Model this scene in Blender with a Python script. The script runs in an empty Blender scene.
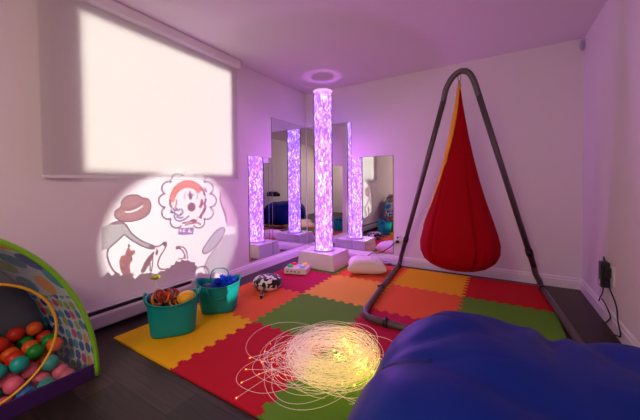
import bpy, bmesh, math, random
from mathutils import Vector, Matrix, noise
from mathutils.geometry import tessellate_polygon
random.seed(7)
PI = math.pi
S = bpy.context.scene
C = S.collection

# ------------------------------------------------------------------ camera
def make_camera():
    f, hz, a, cx, cy, h, pi_, ro = 291.024, 191.037, 0.5451, 2.4756, -3.6844, 1.0366, -0.0219, -0.0097
    F0 = Vector((-math.sin(a), math.cos(a), 0)); R0 = Vector((math.cos(a), math.sin(a), 0)); Z = Vector((0, 0, 1))
    F = F0 * math.cos(pi_) + Z * math.sin(pi_); U0 = -F0 * math.sin(pi_) + Z * math.cos(pi_)
    R = R0 * math.cos(ro) + U0 * math.sin(ro); U = U0 * math.cos(ro) - R0 * math.sin(ro)
    cam = bpy.data.cameras.new('camera'); o = bpy.data.objects.new('camera', cam); C.objects.link(o)
    m = Matrix((R, U, -F)).transposed().to_4x4(); m.translation = (cx, cy, h); o.matrix_world = m
    cam.sensor_width = 36; cam.lens = f / 640 * 36; cam.shift_y = (hz - 210) / 640; cam.clip_start = .02
    S.camera = o
make_camera()

# ------------------------------------------------------------------ world, lights, exposure
w = bpy.data.worlds.new('world'); S.world = w; w.use_nodes = True
w.node_tree.nodes['Background'].inputs[0].default_value = (.55, .65, .9, 1)
w.node_tree.nodes['Background'].inputs[1].default_value = .4
S.view_settings.view_transform = 'Standard'; S.view_settings.look = 'None'
S.view_settings.gamma = 1; S.view_settings.exposure = 1.4
S.cycles.transparent_max_bounces = 40; S.cycles.max_bounces = 10; S.cycles.diffuse_bounces = 5
S.cycles.glossy_bounces = 6; S.cycles.sample_clamp_indirect = 4
def area(name, loc, direction, sx, sy, power, col, spread=PI):
    l = bpy.data.lights.new(name, 'AREA'); l.shape = 'RECTANGLE'; l.size = sx; l.size_y = sy; l.energy = power; l.color = col; l.spread = spread
    o = bpy.data.objects.new(name, l); C.objects.link(o); o.location = loc
    o.rotation_euler = Vector(direction).to_track_quat('-Z', 'Y').to_euler(); return o
area('window_daylight', (-.75, -2.135, 1.7), (1, 0, 0), 3.6, 3.4, 70, (1, .97, .90), math.radians(80))
area('added_fill_light', (1.7, -5.3, 2.3), (0, .35, -1), .8, .5, 17, (1, .74, .62))  # warm fill added near the ceiling behind the camera, no lamp fixture there

PROJ = Vector((2.90, -2.75, .77)); AIM = Vector((0, -2.085, .555))

# ------------------------------------------------------------------ materials
MC = {}
def mat(name, col, rough=.5, metal=0, spec=.5, coat=0, bump=0, bscale=40, emis=None, es=0, sheen=0, vary=0, vscale=8, trans=0):
    if name in MC: return MC[name]
    m = bpy.data.materials.new(name); m.use_nodes = True; nt = m.node_tree; b = nt.nodes['Principled BSDF']
    c = (*col, 1)
    b.inputs['Base Color'].default_value = c; b.inputs['Roughness'].default_value = rough; b.inputs['Metallic'].default_value = metal
    b.inputs['Specular IOR Level'].default_value = spec; b.inputs['Coat Weight'].default_value = coat
    b.inputs['Sheen Weight'].default_value = sheen; b.inputs['Transmission Weight'].default_value = trans
    if emis: b.inputs['Emission Color'].default_value = (*emis, 1); b.inputs['Emission Strength'].default_value = es
    tc = nt.nodes.new('ShaderNodeTexCoord')
    if vary:
        n = nt.nodes.new('ShaderNodeTexNoise'); n.inputs['Scale'].default_value = vscale; n.inputs['Detail'].default_value = 5
        nt.links.new(tc.outputs['Object'], n.inputs['Vector'])
        mx = nt.nodes.new('ShaderNodeMixRGB'); mx.inputs[1].default_value = tuple(x * (1 - vary) for x in col) + (1,)
        mx.inputs[2].default_value = tuple(min(1, x * (1 + vary)) for x in col) + (1,)
        nt.links.new(n.outputs[0], mx.inputs[0]); nt.links.new(mx.outputs[0], b.inputs['Base Color'])
    if bump:
        n = nt.nodes.new('ShaderNodeTexNoise'); n.inputs['Scale'].default_value = bscale; n.inputs['Detail'].default_value = 4
        nt.links.new(tc.outputs['Object'], n.inputs['Vector'])
        bp = nt.nodes.new('ShaderNodeBump'); bp.inputs['Strength'].default_value = bump; bp.inputs['Distance'].default_value = .01
        nt.links.new(n.outputs[0], bp.inputs['Height']); nt.links.new(bp.outputs[0], b.inputs['Normal'])
    MC[name] = m; return m
WALLC = (.80, .755, .75)
wall_m = mat('wall_paint', WALLC, .75, spec=.25, bump=.05, bscale=120)
ceil_m = mat('ceiling_paint', (.80, .75, .745), .85, spec=.2)
trim_m = mat('trim_paint', (.82, .79, .78), .35)
white_p = mat('white_plastic', (.8, .79, .77), .35)
black_p = mat('black_plastic', (.012, .012, .014), .4)
dark_metal = mat('frame_metal', (.11, .09, .092), .40, .4, bump=.05)

def floor_material():
    m = bpy.data.materials.new('dark_wood_planks'); m.use_nodes = True; nt = m.node_tree; N = nt.nodes; L = nt.links; b = N['Principled BSDF']
    tc = N.new('ShaderNodeTexCoord'); br = N.new('ShaderNodeTexBrick')
    br.inputs['Scale'].default_value = 1; br.inputs['Brick Width'].default_value = 1.2; br.inputs['Row Height'].default_value = .155
    br.inputs['Mortar Size'].default_value = .0022; br.inputs['Mortar Smooth'].default_value = .3; br.offset = .37
    br.inputs['Color1'].default_value = (.020, .013, .011, 1); br.inputs['Color2'].default_value = (.055, .036, .029, 1); br.inputs['Mortar'].default_value = (.004, .003, .003, 1)
    L.new(tc.outputs['Object'], br.inputs['Vector'])
    mp = N.new('ShaderNodeMapping'); mp.inputs['Scale'].default_value = (3, 45, 1); L.new(tc.outputs['Object'], mp.inputs['Vector'])
    n = N.new('ShaderNodeTexNoise'); n.inputs['Scale'].default_value = 1.5; n.inputs['Detail'].default_value = 8; L.new(mp.outputs[0], n.inputs['Vector'])
    mx = N.new('ShaderNodeMixRGB'); mx.blend_type = 'MULTIPLY'; mx.inputs[0].default_value = .8
    cr = N.new('ShaderNodeValToRGB'); cr.color_ramp.elements[0].position = .3; cr.color_ramp.elements[0].color = (.45, .43, .43, 1); cr.color_ramp.elements[1].position = .75; cr.color_ramp.elements[1].color = (1.5, 1.4, 1.4, 1)
    L.new(n.outputs[0], cr.inputs[0]); L.new(br.outputs['Color'], mx.inputs[1]); L.new(cr.outputs[0], mx.inputs[2]); L.new(mx.outputs[0], b.inputs['Base Color'])
    b.inputs['Roughness'].default_value = .42; b.inputs['Specular IOR Level'].default_value = .3
    bp = N.new('ShaderNodeBump'); bp.inputs['Strength'].default_value = .25; bp.inputs['Distance'].default_value = .003
    L.new(n.outputs[0], bp.inputs['Height']); L.new(bp.outputs[0], b.inputs['Normal'])
    return m

# ------------------------------------------------------------------ mesh helpers
def nb(): return bmesh.new()
def box(bm, c, s, rz=0, bev=0, taper=1.0):
    """box centred at c with size s; taper scales the top face"""
    m = Matrix.Rotation(rz, 4, 'Z'); vs = []
    for z in (-1, 1):
        t = taper if z > 0 else 1
        for x, y in ((-1, -1), (1, -1), (1, 1), (-1, 1)):
            vs.append(bm.verts.new(Vector(c) + m @ Vector((x * s[0] / 2 * t, y * s[1] / 2 * t, z * s[2] / 2))))
    fs = [bm.faces.new([vs[i] for i in f]) for f in ((3, 2, 1, 0), (4, 5, 6, 7), (0, 1, 5, 4), (1, 2, 6, 5), (2, 3, 7, 6), (3, 0, 4, 7))]
    if bev:
        es = {e for f in fs for e in f.edges}
        bmesh.ops.bevel(bm, geom=list(es), offset=bev, segments=3, profile=.5, affect='EDGES')
def tube(bm, pts, r, n=10, closed=False, caps=True):
    P = [Vector(p) for p in pts]; k = len(P); rings = []; prev = None
    for i, p in enumerate(P):
        t = (P[(i + 1) % k] - P[i - 1]) if closed else (P[min(i + 1, k - 1)] - P[max(i - 1, 0)])
        t.normalize()
        if prev is None:
            ref = Vector((0, 0, 1)) if abs(t.z) < .9 else Vector((1, 0, 0)); u = t.cross(ref).normalized()
        else:
            u = prev - t * prev.dot(t)
            u = u.normalized() if u.length > 1e-6 else t.orthogonal().normalized()
        prev = u; v = t.cross(u); rr = r[i] if isinstance(r, (list, tuple)) else r
        rings.append([bm.verts.new(p + (u * math.cos(2 * PI * j / n) + v * math.sin(2 * PI * j / n)) * rr) for j in range(n)])
    for i in range(k if closed else k - 1):
        a, b = rings[i], rings[(i + 1) % k]
        for j in range(n): bm.faces.new((a[j], a[(j + 1) % n], b[(j + 1) % n], b[j])).smooth = True
    if caps and not closed:
        bm.faces.new(rings[0][::-1]); bm.faces.new(rings[-1])
def spline(pts, seg=8, closed=False):
    P = [Vector(p) for p in pts]; n = len(P); out = []
    g = lambda i: P[i % n] if closed else P[max(0, min(n - 1, i))]
    for i in range(n if closed else n - 1):
        a, b, c, d = g(i - 1), g(i), g(i + 1), g(i + 2)
        for s in range(seg):
            t = s / seg
            out.append(.5 * ((2 * b) + (c - a) * t + (2 * a - 5 * b + 4 * c - d) * t * t + (3 * b - a - 3 * c + d) * t ** 3))
    if not closed: out.append(P[-1])
    return out
def lathe(bm, prof, n=32, c=(0, 0, 0), cap0=False, cap1=False, sx=1, sy=1, rz=0, expo=2.0):
    rings = []
    for r, z in prof:
        ring = []
        for j in range(n):
            t = 2 * PI * j / n; cc, ss = math.cos(t), math.sin(t)
            x = math.copysign(abs(cc) ** (2 / expo), cc) * r * sx; y = math.copysign(abs(ss) ** (2 / expo), ss) * r * sy
            ring.append(bm.verts.new((c[0] + x * math.cos(rz) - y * math.sin(rz), c[1] + x * math.sin(rz) + y * math.cos(rz), c[2] + z)))
        rings.append(ring)
    for a, b in zip(rings, rings[1:]):
        for j in range(n): bm.faces.new((a[j], a[(j + 1) % n], b[(j + 1) % n], b[j])).smooth = True
    if cap0: bm.faces.new(rings[0][::-1])
    if cap1: bm.faces.new(rings[-1])
    return rings
def sphere(bm, c, r, seg=16, ring=10, sc=(1, 1, 1)):
    m = Matrix.Translation(c) @ Matrix.Diagonal((*sc, 1))
    x = bmesh.ops.create_uvsphere(bm, u_segments=seg, v_segments=ring, radius=r, matrix=m)
    for v in x['verts']:
        for f in v.link_faces: f.smooth = True
def obj(name, bm, m, parent=None, loc=None, kind=None, sub=0, label=None):
    me = bpy.data.meshes.new(name)
    bmesh.ops.recalc_face_normals(bm, faces=bm.faces)
    bm.to_mesh(me); bm.free()
    for q in (m if isinstance(m, (list, tuple)) else [m]): me.materials.append(q)
    o = bpy.data.objects.new(name, me); C.objects.link(o)
    if parent: o.parent = parent
    if loc: o.location = loc
    if kind: o['kind'] = kind
    if label: o['label'] = label
    if sub:
        s = o.modifiers.new('sub', 'SUBSURF'); s.levels = sub; s.render_levels = sub
    return o
def tag(o, label, cat, group=None):
    o['label'] = label; o['category'] = cat
    if group: o['group'] = group
    return o
def thing(name, label, cat, loc=(0, 0, 0), rz=0, group=None):
    o = bpy.data.objects.new(name, None); C.objects.link(o); o.location = loc; o.rotation_euler = (0, 0, rz); o.empty_display_size = .05
    return tag(o, label, cat, group)
def struct(name, bm, m, parent=None): return obj(name, bm, m, parent, kind=None if parent else 'structure')
def copy_tree(o, parent=None):
    c = o.copy(); C.objects.link(c)
    if parent: c.parent = parent
    for ch in list(o.children): copy_tree(ch, c)
    return c

# ------------------------------------------------------------------ room shell
RX, H, FY = 3.183, 2.40, -5.9
WY0, WY1, WZ0, WZ1 = -2.815, -1.455, 1.13, 2.27            # window opening
bm = nb(); box(bm, (RX / 2, FY / 2, -.05), (RX + .4, -FY + .4, .1)); struct('floor', bm, floor_material())
bm = nb(); box(bm, (RX / 2, FY / 2, H + .05), (RX + .4, -FY + .4, .1)); struct('ceiling', bm, ceil_m)
bm = nb(); box(bm, (RX / 2, .06, H / 2), (RX + .24, .12, H)); struct('wall_back', bm, wall_m)
bm = nb(); box(bm, (RX + .06, FY / 2, H / 2), (.12, -FY, H)); struct('wall_right', bm, wall_m)
bm = nb(); box(bm, (RX / 2, FY - .06, H / 2), (RX + .24, .12, H)); struct('wall_front', bm, wall_m)
bm = nb()
T = .06
box(bm, (-T / 2, (FY + WY0) / 2, H / 2), (T, WY0 - FY, H)); box(bm, (-T / 2, WY1 / 2, H / 2), (T, -WY1, H))
box(bm, (-T / 2, (WY0 + WY1) / 2, WZ0 / 2), (T, WY1 - WY0, WZ0)); box(bm, (-T / 2, (WY0 + WY1) / 2, (WZ1 + H) / 2), (T, WY1 - WY0, H - WZ1))
struct('wall_left', bm, wall_m)
# window
win = bpy.data.objects.new('window_1', None); C.objects.link(win); win['kind'] = 'structure'; win.location = (-.035, (WY0 + WY1) / 2, WZ0)
bm = nb(); wy = (WY1 - WY0) / 2; wz = WZ1 - WZ0
for y in (-wy + .01, wy - .01): box(bm, (0, y, wz / 2), (.04, .02, wz))
for z in (.01, wz - .01): box(bm, (0, 0, z), (.04, 2 * wy - .04, .02))
obj('window_frame', bm, trim_m, win)
gl = bpy.data.materials.new('window_glass'); gl.use_nodes = True; nt = gl.node_tree; nt.nodes.clear()
o_ = nt.nodes.new('ShaderNodeOutputMaterial'); t_ = nt.nodes.new('ShaderNodeBsdfTransparent'); g_ = nt.nodes.new('ShaderNodeBsdfGlossy'); g_.inputs[1].default_value = .02
mx = nt.nodes.new('ShaderNodeMixShader'); mx.inputs[0].default_value = .05
nt.links.new(t_.outputs[0], mx.inputs[1]); nt.links.new(g_.outputs[0], mx.inputs[2]); nt.links.new(mx.outputs[0], o_.inputs[0])
bm = nb(); box(bm, (0, 0, wz / 2), (.006, 2 * wy - .04, wz - .04)); obj('pane', bm, gl, win)
# baseboards with a stepped moulding profile
def baseboard(name, p0, p1, nrm):
    bm = nb(); p0, p1, nrm = Vector(p0), Vector(p1), Vector(nrm)
    prof = [(0, 0), (.018, 0), (.018, .078), (.012, .086), (.012, .098), (.006, .108), (0, .11)]
    rows = [[bm.verts.new(p + nrm * d + Vector((0, 0, z))) for d, z in prof] for p in (p0, p1)]
    for i in range(len(prof) - 1): bm.faces.new((rows[0][i], rows[0][i + 1], rows[1][i + 1], rows[1][i]))
    bm.faces.new(rows[0]); bm.faces.new(rows[1][::-1]); bm.faces.new((rows[0][-1], rows[0][0], rows[1][0], rows[1][-1]))
    struct(name, bm, trim_m)
baseboard('baseboard_back', (.018, 0, 0), (RX, 0, 0), (0, -1, 0))
baseboard('baseboard_left', (0, -1.96, 0), (0, 0, 0), (1, 0, 0))
baseboard('baseboard_right', (RX, FY, 0), (RX, -.018, 0), (-1, 0, 0))

# ------------------------------------------------------------------ roller blind
bl = bpy.data.materials.new('blind_fabric'); bl.use_nodes = True; nt = bl.node_tree; nt.nodes.clear()
o_ = nt.nodes.new('ShaderNodeOutputMaterial'); d_ = nt.nodes.new('ShaderNodeBsdfDiffuse'); tr_ = nt.nodes.new('ShaderNodeBsdfTranslucent'); mx = nt.nodes.new('ShaderNodeMixShader')
d_.inputs[0].default_value = (.80, .76, .75, 1); tr_.inputs[0].default_value = (.80, .78, .74, 1); mx.inputs[0].default_value = .45
n_ = nt.nodes.new('ShaderNodeTexNoise'); n_.inputs['Scale'].default_value = 300; bp_ = nt.nodes.new('ShaderNodeBump'); bp_.inputs['Strength'].default_value = .05
nt.links.new(n_.outputs[0], bp_.inputs['Height']); nt.links.new(bp_.outputs[0], d_.inputs['Normal'])
nt.links.new(d_.outputs[0], mx.inputs[1]); nt.links.new(tr_.outputs[0], mx.inputs[2]); nt.links.new(mx.outputs[0], o_.inputs[0])
BY0, BY1, BZ0 = -3.02, -1.40, 1.095
bt = thing('roller_blind', 'wide cream roller blind pulled down over the bright window', 'blind', (.026, (BY0 + BY1) / 2, BZ0))
hw = (BY1 - BY0) / 2; HB = H - BZ0
bm = nb(); box(bm, (0, 0, (HB - .05) / 2 + .01), (.0012, 2 * hw, HB - .05)); obj('fabric', bm, bl, bt)
bm = nb(); box(bm, (0, 0, .011), (.012, 2 * hw + .004, .022), bev=.004); obj('bottom_rail', bm, trim_m, bt)
bm = nb(); box(bm, (.018, 0, HB - .042), (.085, 2 * hw + .03, .08), bev=.008); hr = obj('headrail', bm, trim_m, bt)
for s in (-1, 1):
    bm = nb(); box(bm, (.018, s * (hw + .019), HB - .042), (.088, .006, .083), bev=.001); obj('end_bracket', bm, white_p, hr)
bm = nb(); tube(bm, [(.012, hw + .008, .05), (.012, hw + .008, HB - .09)], .0022, 6); pc = obj('pull_chain', bm, trim_m, bt)
bm = nb(); lathe(bm, [(.003, 0), (.007, .006), (.007, .03), (.003, .04)], 12, (.012, hw + .008, .01), True, True); obj('chain_weight', bm, white_p, pc)

# ------------------------------------------------------------------ baseboard heater
ht = thing('baseboard_heater', 'long low white electric heater along the left wall, dark slot on top', 'heater', (0, -2.75, 0))
hy = .80
def extrude_y(bm, prof, y0, y1):
    r = [[bm.verts.new((x, y, z)) for x, z in prof] for y in (y0, y1)]
    n = len(prof)
    for i in range(n): bm.faces.new((r[0][i], r[0][(i + 1) % n], r[1][(i + 1) % n], r[1][i]))
    bm.faces.new(r[0][::-1]); bm.faces.new(r[1])
heat_m = mat('heater_paint', (.62, .58, .58), .4)
bm = nb(); extrude_y(bm, [(.002, .022), (.010, .022), (.010, .150), (.052, .156), (.052, .162), (.002, .162)], -hy, hy); obj('back_plate', bm, heat_m, ht)
bm = nb(); extrude_y(bm, [(.062, .035), (.068, .035), (.070, .115), (.060, .132), (.056, .130), (.064, .113)], -hy + .06, hy - .06); obj('front_cover', bm, heat_m, ht)
bm = nb(); extrude_y(bm, [(.012, .05), (.052, .05), (.052, .145), (.012, .145)], -hy + .06, hy - .06); obj('dark_core', bm, black_p, ht)
bm = nb(); extrude_y(bm, [(.010, .022), (.052, .022), (.060, .030), (.010, .030)], -hy + .06, hy - .06); obj('bottom_lip', bm, heat_m, ht)
for s in (-1, 1):
    bm = nb(); box(bm, (.037, s * (hy - .03), .09), (.07, .06, .14), bev=.006); obj('end_cap', bm, heat_m, ht)

# ------------------------------------------------------------------ mirrors
mir = bpy.data.materials.new('mirror_glass'); mir.use_nodes = True; nt = mir.node_tree; b = nt.nodes['Principled BSDF']
b.inputs['Base Color'].default_value = (.80, .81, .82, 1); b.inputs['Metallic'].default_value = 1; b.inputs['Roughness'].default_value = .008
edge_m = mat('mirror_edge', (.35, .38, .38), .2, .6)
def mirror(wall, a, b_, z0, z1, label):
    """acrylic mirror sheet on a wall, spanning a..b_ along it"""
    mid = (a + b_) / 2; w = b_ - a - .004
    t = thing('wall_mirror', label, 'mirror', (mid, 0, z0) if wall == 'back' else (0, mid, z0), 0, 'mirror panels around the corner')
    h = z1 - z0
    for nm, d0, d1, m_, inset in (('backing', .001, .006, edge_m, 0), ('mirror_glass', .006, .008, mir, .003)):
        bm = nb()
        if wall == 'back': box(bm, (0, -(d0 + d1) / 2, h / 2), (w - 2 * inset, d1 - d0, h - 2 * inset))
        else: box(bm, ((d0 + d1) / 2, 0, h / 2), (d1 - d0, w - 2 * inset, h - 2 * inset))
        obj(nm, bm, m_, t)
MZ = .135
mirror('left', -1.215, -.80, MZ, 1.385, 'short mirror panel on the left wall, furthest left of the four')
mirror('left', -.80, -.012, MZ, 1.905, 'tall mirror panel on the left wall beside the room corner')
mirror('back', .012, .762, MZ, 1.90, 'tall mirror panel on the back wall behind the bubble tube')
mirror('back', .762, 1.345, MZ, 1.405, 'short mirror panel on the back wall reflecting the ball pit')

# ------------------------------------------------------------------ foam floor tiles
GX, GY, TS, TH = .255, -.125, .655, .012
def foam(name, col): return mat(name, col, .80, spec=.15, bump=.25, bscale=260)
FM = dict(yellow=foam('foam_yellow', (.84, .46, .006)), amber=foam('foam_amber', (.86, .42, .05)), coral=foam('foam_coral', (.82, .13, .035)),
          magenta=foam('foam_magenta', (.50, .012, .06)), red=foam('foam_red', (.50, .008, .012)), green=foam('foam_green', (.12, .29, .025)))
def jig(n=15, amp=.016):
    """points (t, offset) of a dovetail edge from 0 to 1"""
    P = [(0, 0)]; s = 1 / (n + .0)
    for i in range(n):
        c = (i + .5) * s; sg = 1 if i % 2 else -1
        P += [(c - s * .33, sg * amp * .2), (c - s * .46, sg * amp), (c + s * .46, sg * amp), (c + s * .33, sg * amp * .2)]
    return P[:] + [(1, 0)]
def edge(p, q, teeth):
    p, q = Vector(p), Vector(q)
    if not teeth: return [p, q]
    d = q - p; nn = Vector((-d.y, d.x)).normalized()
    return [p + d * t + nn * o for t, o in jig()]
TILES = {(0, 0): ('green', 'green foam floor tile half under the bubble tube base'), (1, 0): ('coral', 'coral foam floor tile under the white pillow by the wall'),
 (2, 0): ('yellow', 'yellow foam floor tile against the back wall under the swing'), (3, 0): ('red', 'dark red foam floor tile at the far right by the back wall'),
 (0, 1): ('magenta', 'magenta foam floor tile under the button box'), (1, 1): ('amber', 'orange-yellow foam floor tile in front of the white pillow'),
 (2, 1): ('coral', 'coral foam floor tile inside the swing frame, right of the orange-yellow one'), (3, 1): ('green', 'green foam floor tile behind the beanbag at far right'),
 (0, 2): ('coral', 'coral foam floor tile under the spotted cushion'), (1, 2): ('green', 'green foam floor tile between spotted cushion and glowing fibres, at mat centre'),
 (2, 2): ('magenta', 'magenta foam floor tile under the front bar of the swing frame'), (3, 2): ('yellow', 'yellow foam floor tile mostly hidden by the blue beanbag'),
 (0, 3): ('yellow', 'yellow foam floor tile at the front left corner, under the near teal tub'), (1, 3): ('red', 'crimson foam floor tile at the front edge left of the glowing fibres'),
 (2, 3): ('green', 'green foam floor tile at the front edge under the glowing fibres')}
FM['crimson'] = foam('foam_crimson', (.52, .010, .025))
for (i, j), (cn, lab) in TILES.items():
    if (i, j) == (1, 3): cn = 'crimson'
    x0, x1, y1, y0 = GX + i * TS, GX + (i + 1) * TS, GY - j * TS, GY - (j + 1) * TS
    has = lambda a, b_: (a, b_) in TILES
    loop = []
    for p, q, nbk, rev in (((x0, y0), (x1, y0), (i, j + 1), False), ((x1, y0), (x1, y1), (i + 1, j), False), ((x0, y1), (x1, y1), (i, j - 1), True), ((x0, y0), (x0, y1), (i - 1, j), True)):
        e = edge(p, q, has(*nbk)); e = e[::-1] if rev else e; loop += e[:-1]
    cx_, cy_ = (x0 + x1) / 2, (y0 + y1) / 2
    tris = tessellate_polygon([[Vector((p.x, p.y, 0)) for p in loop]])
    bm = nb(); k = .0006
    inner = lambda p: Vector((p.x - cx_, p.y - cy_)) * (1 - k)
    top = [bm.verts.new((*inner(p), TH)) for p in loop]; bot = [bm.verts.new((*inner(p), 0)) for p in loop]
    for t in tris: bm.faces.new([top[q] for q in t]); bm.faces.new([bot[q] for q in t][::-1])
    n = len(loop)
    for q in range(n): bm.faces.new((bot[q], bot[(q + 1) % n], top[(q + 1) % n], top[q]))
    o = obj('foam_floor_tile', bm, FM[cn], loc=(cx_, cy_, 0)); tag(o, lab, 'floor mat', 'interlocking foam floor tiles')
MT = TH  # top of the mats

# ------------------------------------------------------------------ bubble tube
tb = thing('bubble_tube', 'tall glowing violet bubble column on a white box base in the corner', 'bubble lamp', (.592, -.49, MT))
BH = .19
bm = nb(); box(bm, (0, 0, BH / 2), (.53, .46, BH), bev=.006, taper=.90); obj('base', bm, mat('base_paint', (.80, .78, .76), .12, coat=.5), tb)
TR = .118; ZT = 2.215 - MT
wm = bpy.data.materials.new('lit_bubbling_water'); wm.use_nodes = True; nt = wm.node_tree; N = nt.nodes; L = nt.links; b = N['Principled BSDF']
b.inputs['Base Color'].default_value = (.05, .03, .08, 1); b.inputs['Roughness'].default_value = .1
tc = N.new('ShaderNodeTexCoord'); mp = N.new('ShaderNodeMapping'); mp.inputs['Scale'].default_value = (1, 1, .42); L.new(tc.outputs['Object'], mp.inputs['Vector'])
nz = N.new('ShaderNodeTexNoise'); nz.inputs['Scale'].default_value = 30; nz.inputs['Detail'].default_value = 2; nz.inputs['Distortion'].default_value = 1.2; L.new(mp.outputs[0], nz.inputs['Vector'])
vr = N.new('ShaderNodeTexVoronoi'); vr.inputs['Scale'].default_value = 42; L.new(mp.outputs[0], vr.inputs['Vector'])
ml = N.new('ShaderNodeMath'); ml.operation = 'MULTIPLY_ADD'; ml.inputs[1].default_value = -.35; L.new(vr.outputs['Distance'], ml.inputs[0]); L.new(nz.outputs[0], ml.inputs[2])
cr = N.new('ShaderNodeValToRGB'); E_ = cr.color_ramp.elements
E_[0].position = .20; E_[0].color = (.09, .03, .27, 1); E_[1].position = .60; E_[1].color = (.72, .60, 1, 1)
e = E_.new(.34); e.color = (.13, .05, .38, 1); e = E_.new(.46); e.color = (.32, .19, .62, 1)
L.new(ml.outputs[0], cr.inputs[0]); L.new(cr.outputs[0], b.inputs['Emission Color']); b.inputs['Emission Strength'].default_value = 2.7
bm = nb(); lathe(bm, [(TR - .004, BH + .005), (TR - .004, ZT - .03)], 48, cap0=True, cap1=True); wc = obj('water_column', bm, wm, tb)
tpw = N.new('ShaderNodeBsdfTransparent'); tpw.inputs[0].default_value = (.93, .85, 1, 1); mw = N.new('ShaderNodeMixShader'); mw.inputs[0].default_value = .5
L.new(b.outputs[0], mw.inputs[1]); L.new(tpw.outputs[0], mw.inputs[2]); L.new(mw.outputs[0], N['Material Output'].inputs[0])
for k in range(6):
    l = bpy.data.lights.new('tube_led', 'POINT'); l.energy = 3.0; l.color = (.78, .21, .93); l.shadow_soft_size = 0
    o = bpy.data.objects.new('tube_led', l); C.objects.link(o); o.parent = tb; o.location = (.03 * math.cos(k * 2), .03 * math.sin(k * 2), .45 + k * .21)
ac = bpy.data.materials.new('clear_acrylic'); ac.use_nodes = True; nt = ac.node_tree; nt.nodes.clear()
o_ = nt.nodes.new('ShaderNodeOutputMaterial'); t_ = nt.nodes.new('ShaderNodeBsdfTransparent'); t_.inputs[0].default_value = (.97, .95, 1, 1); g_ = nt.nodes.new('ShaderNodeBsdfGlossy'); g_.inputs[1].default_value = .03
mx = nt.nodes.new('ShaderNodeMixShader'); lw = nt.nodes.new('ShaderNodeLayerWeight'); lw.inputs[0].default_value = .08
nt.links.new(lw.outputs['Fresnel'], mx.inputs[0]); nt.links.new(t_.outputs[0], mx.inputs[1]); nt.links.new(g_.outputs[0], mx.inputs[2]); nt.links.new(mx.outputs[0], o_.inputs[0])
bm = nb(); lathe(bm, [(TR - .002, BH), (TR, BH), (TR, ZT), (TR - .002, ZT), (TR - .002, BH)], 48); obj('acrylic_cylinder', bm, ac, tb)
bm = nb(); lathe(bm, [(TR + .0005, ZT - .022), (TR + .002, ZT - .022), (TR + .002, ZT + .002), (TR - .004, ZT + .002)], 48)
obj('top_ring', bm, mat('lit_rim', (.7, .6, .8), .3, emis=(.85, .6, 1), es=.28), tb, label='brightly lit top rim')
bm = nb(); lathe(bm, [(TR + .014, BH), (TR + .014, BH + .012), (TR + .002, BH + .016)], 48); obj('collar', bm, mat('clear_collar', (.7, .65, .8), .15), tb)
bm = nb(); lathe(bm, [(TR - .0005, ZT - .004), (TR - .0005, ZT + .003), (TR - .01, ZT + .006)], 48, cap0=True, cap1=True); obj('top_cap', bm, white_p, tb)
# power lead of the tube up to the socket
bm = nb(); tube(bm, [(x - .585, y + .49, z - MT) for x, y, z in spline([(.80, -.14, .025), (.93, -.045, .03), (1.05, -.03, .115), (1.15, -.022, .13), (1.27, -.020, .20), (1.36, -.022, .285), (1.395, -.03, .30)], 8)], .006, 8)
obj('power_cord', bm, mat('dark_cord', (.03, .02, .035), .4), tb, label='dark power cord rising to the socket')
so = thing('wall_socket', 'white socket with black plug just right of the short back mirror', 'socket', (1.40, 0, .27))
bm = nb(); box(bm, (0, -.004, .055), (.07, .008, .11), bev=.003); obj('face_plate', bm, white_p, so)
bm = nb(); box(bm, (0, -.022, .03), (.04, .028, .035), bev=.006); obj('plug', bm, black_p, so)
bm = nb(); box(bm, (0, -.018, .085), (.018, .02, .02), bev=.004); obj('upper_plug', bm, black_p, so)
bm = nb()
for q in range(3): tube(bm, [(1.24 + (.05 + .006 * q) * math.cos(t * PI / 12) * 1.5, -.115 + (.045 + .004 * q) * math.sin(t * PI / 12), MT + .009 + q * .011) for t in range(24)], .0065, 8, closed=True)
tag(obj('coiled_hose', bm, mat('hose_plastic', (.45, .35, .55), .15)), 'small coil of pale violet hose on the floor behind the pillow', 'hose')

# ------------------------------------------------------------------ button box
cb = thing('button_box', 'white box with four coloured push buttons on the magenta tile', 'controller', (.485, -.925, MT), .32)
bm = nb(); box(bm, (0, 0, .037), (.27, .20, .066), bev=.008); obj('case', bm, mat('cream_case', (.78, .73, .66), .4), cb)
for (x, y, nm, col) in ((-.075, -.045, 'green', (.01, .45, .10)), (-.055, .050, 'red', (.75, .01, .03)), (.070, -.045, 'blue', (.25, .40, .85)), (.075, .048, 'yellow', (.85, .50, .02))):
    bm = nb(); lathe(bm, [(.037, 0), (.037, .004), (.034, .006)], 20, (x, y, .070), cap0=True, cap1=True); bc_ = obj('button_collar', bm, white_p, cb)
    bm = nb(); lathe(bm, [(.034, 0), (.034, .014), (.027, .022), (.012, .026)], 20, (x, y, .075), cap0=True, cap1=True)
    obj('push_button', bm, mat('button_' + nm, col, .25, emis=col, es=.10), bc_, label=nm + ' push button')  # slight emission put in to make the button colours stronger
for k in range(4):
    bm = nb(); lathe(bm, [(.0075, -.001), (.0075, .003)], 12, cap0=True, cap1=True); bmesh.ops.rotate(bm, verts=bm.verts, matrix=Matrix.Rotation(PI / 2, 3, 'X')); bmesh.ops.translate(bm, verts=bm.verts, vec=(-.09 + k * .045, -.1005, .035))
    obj('jack_hole', bm, black_p, cb)

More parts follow.
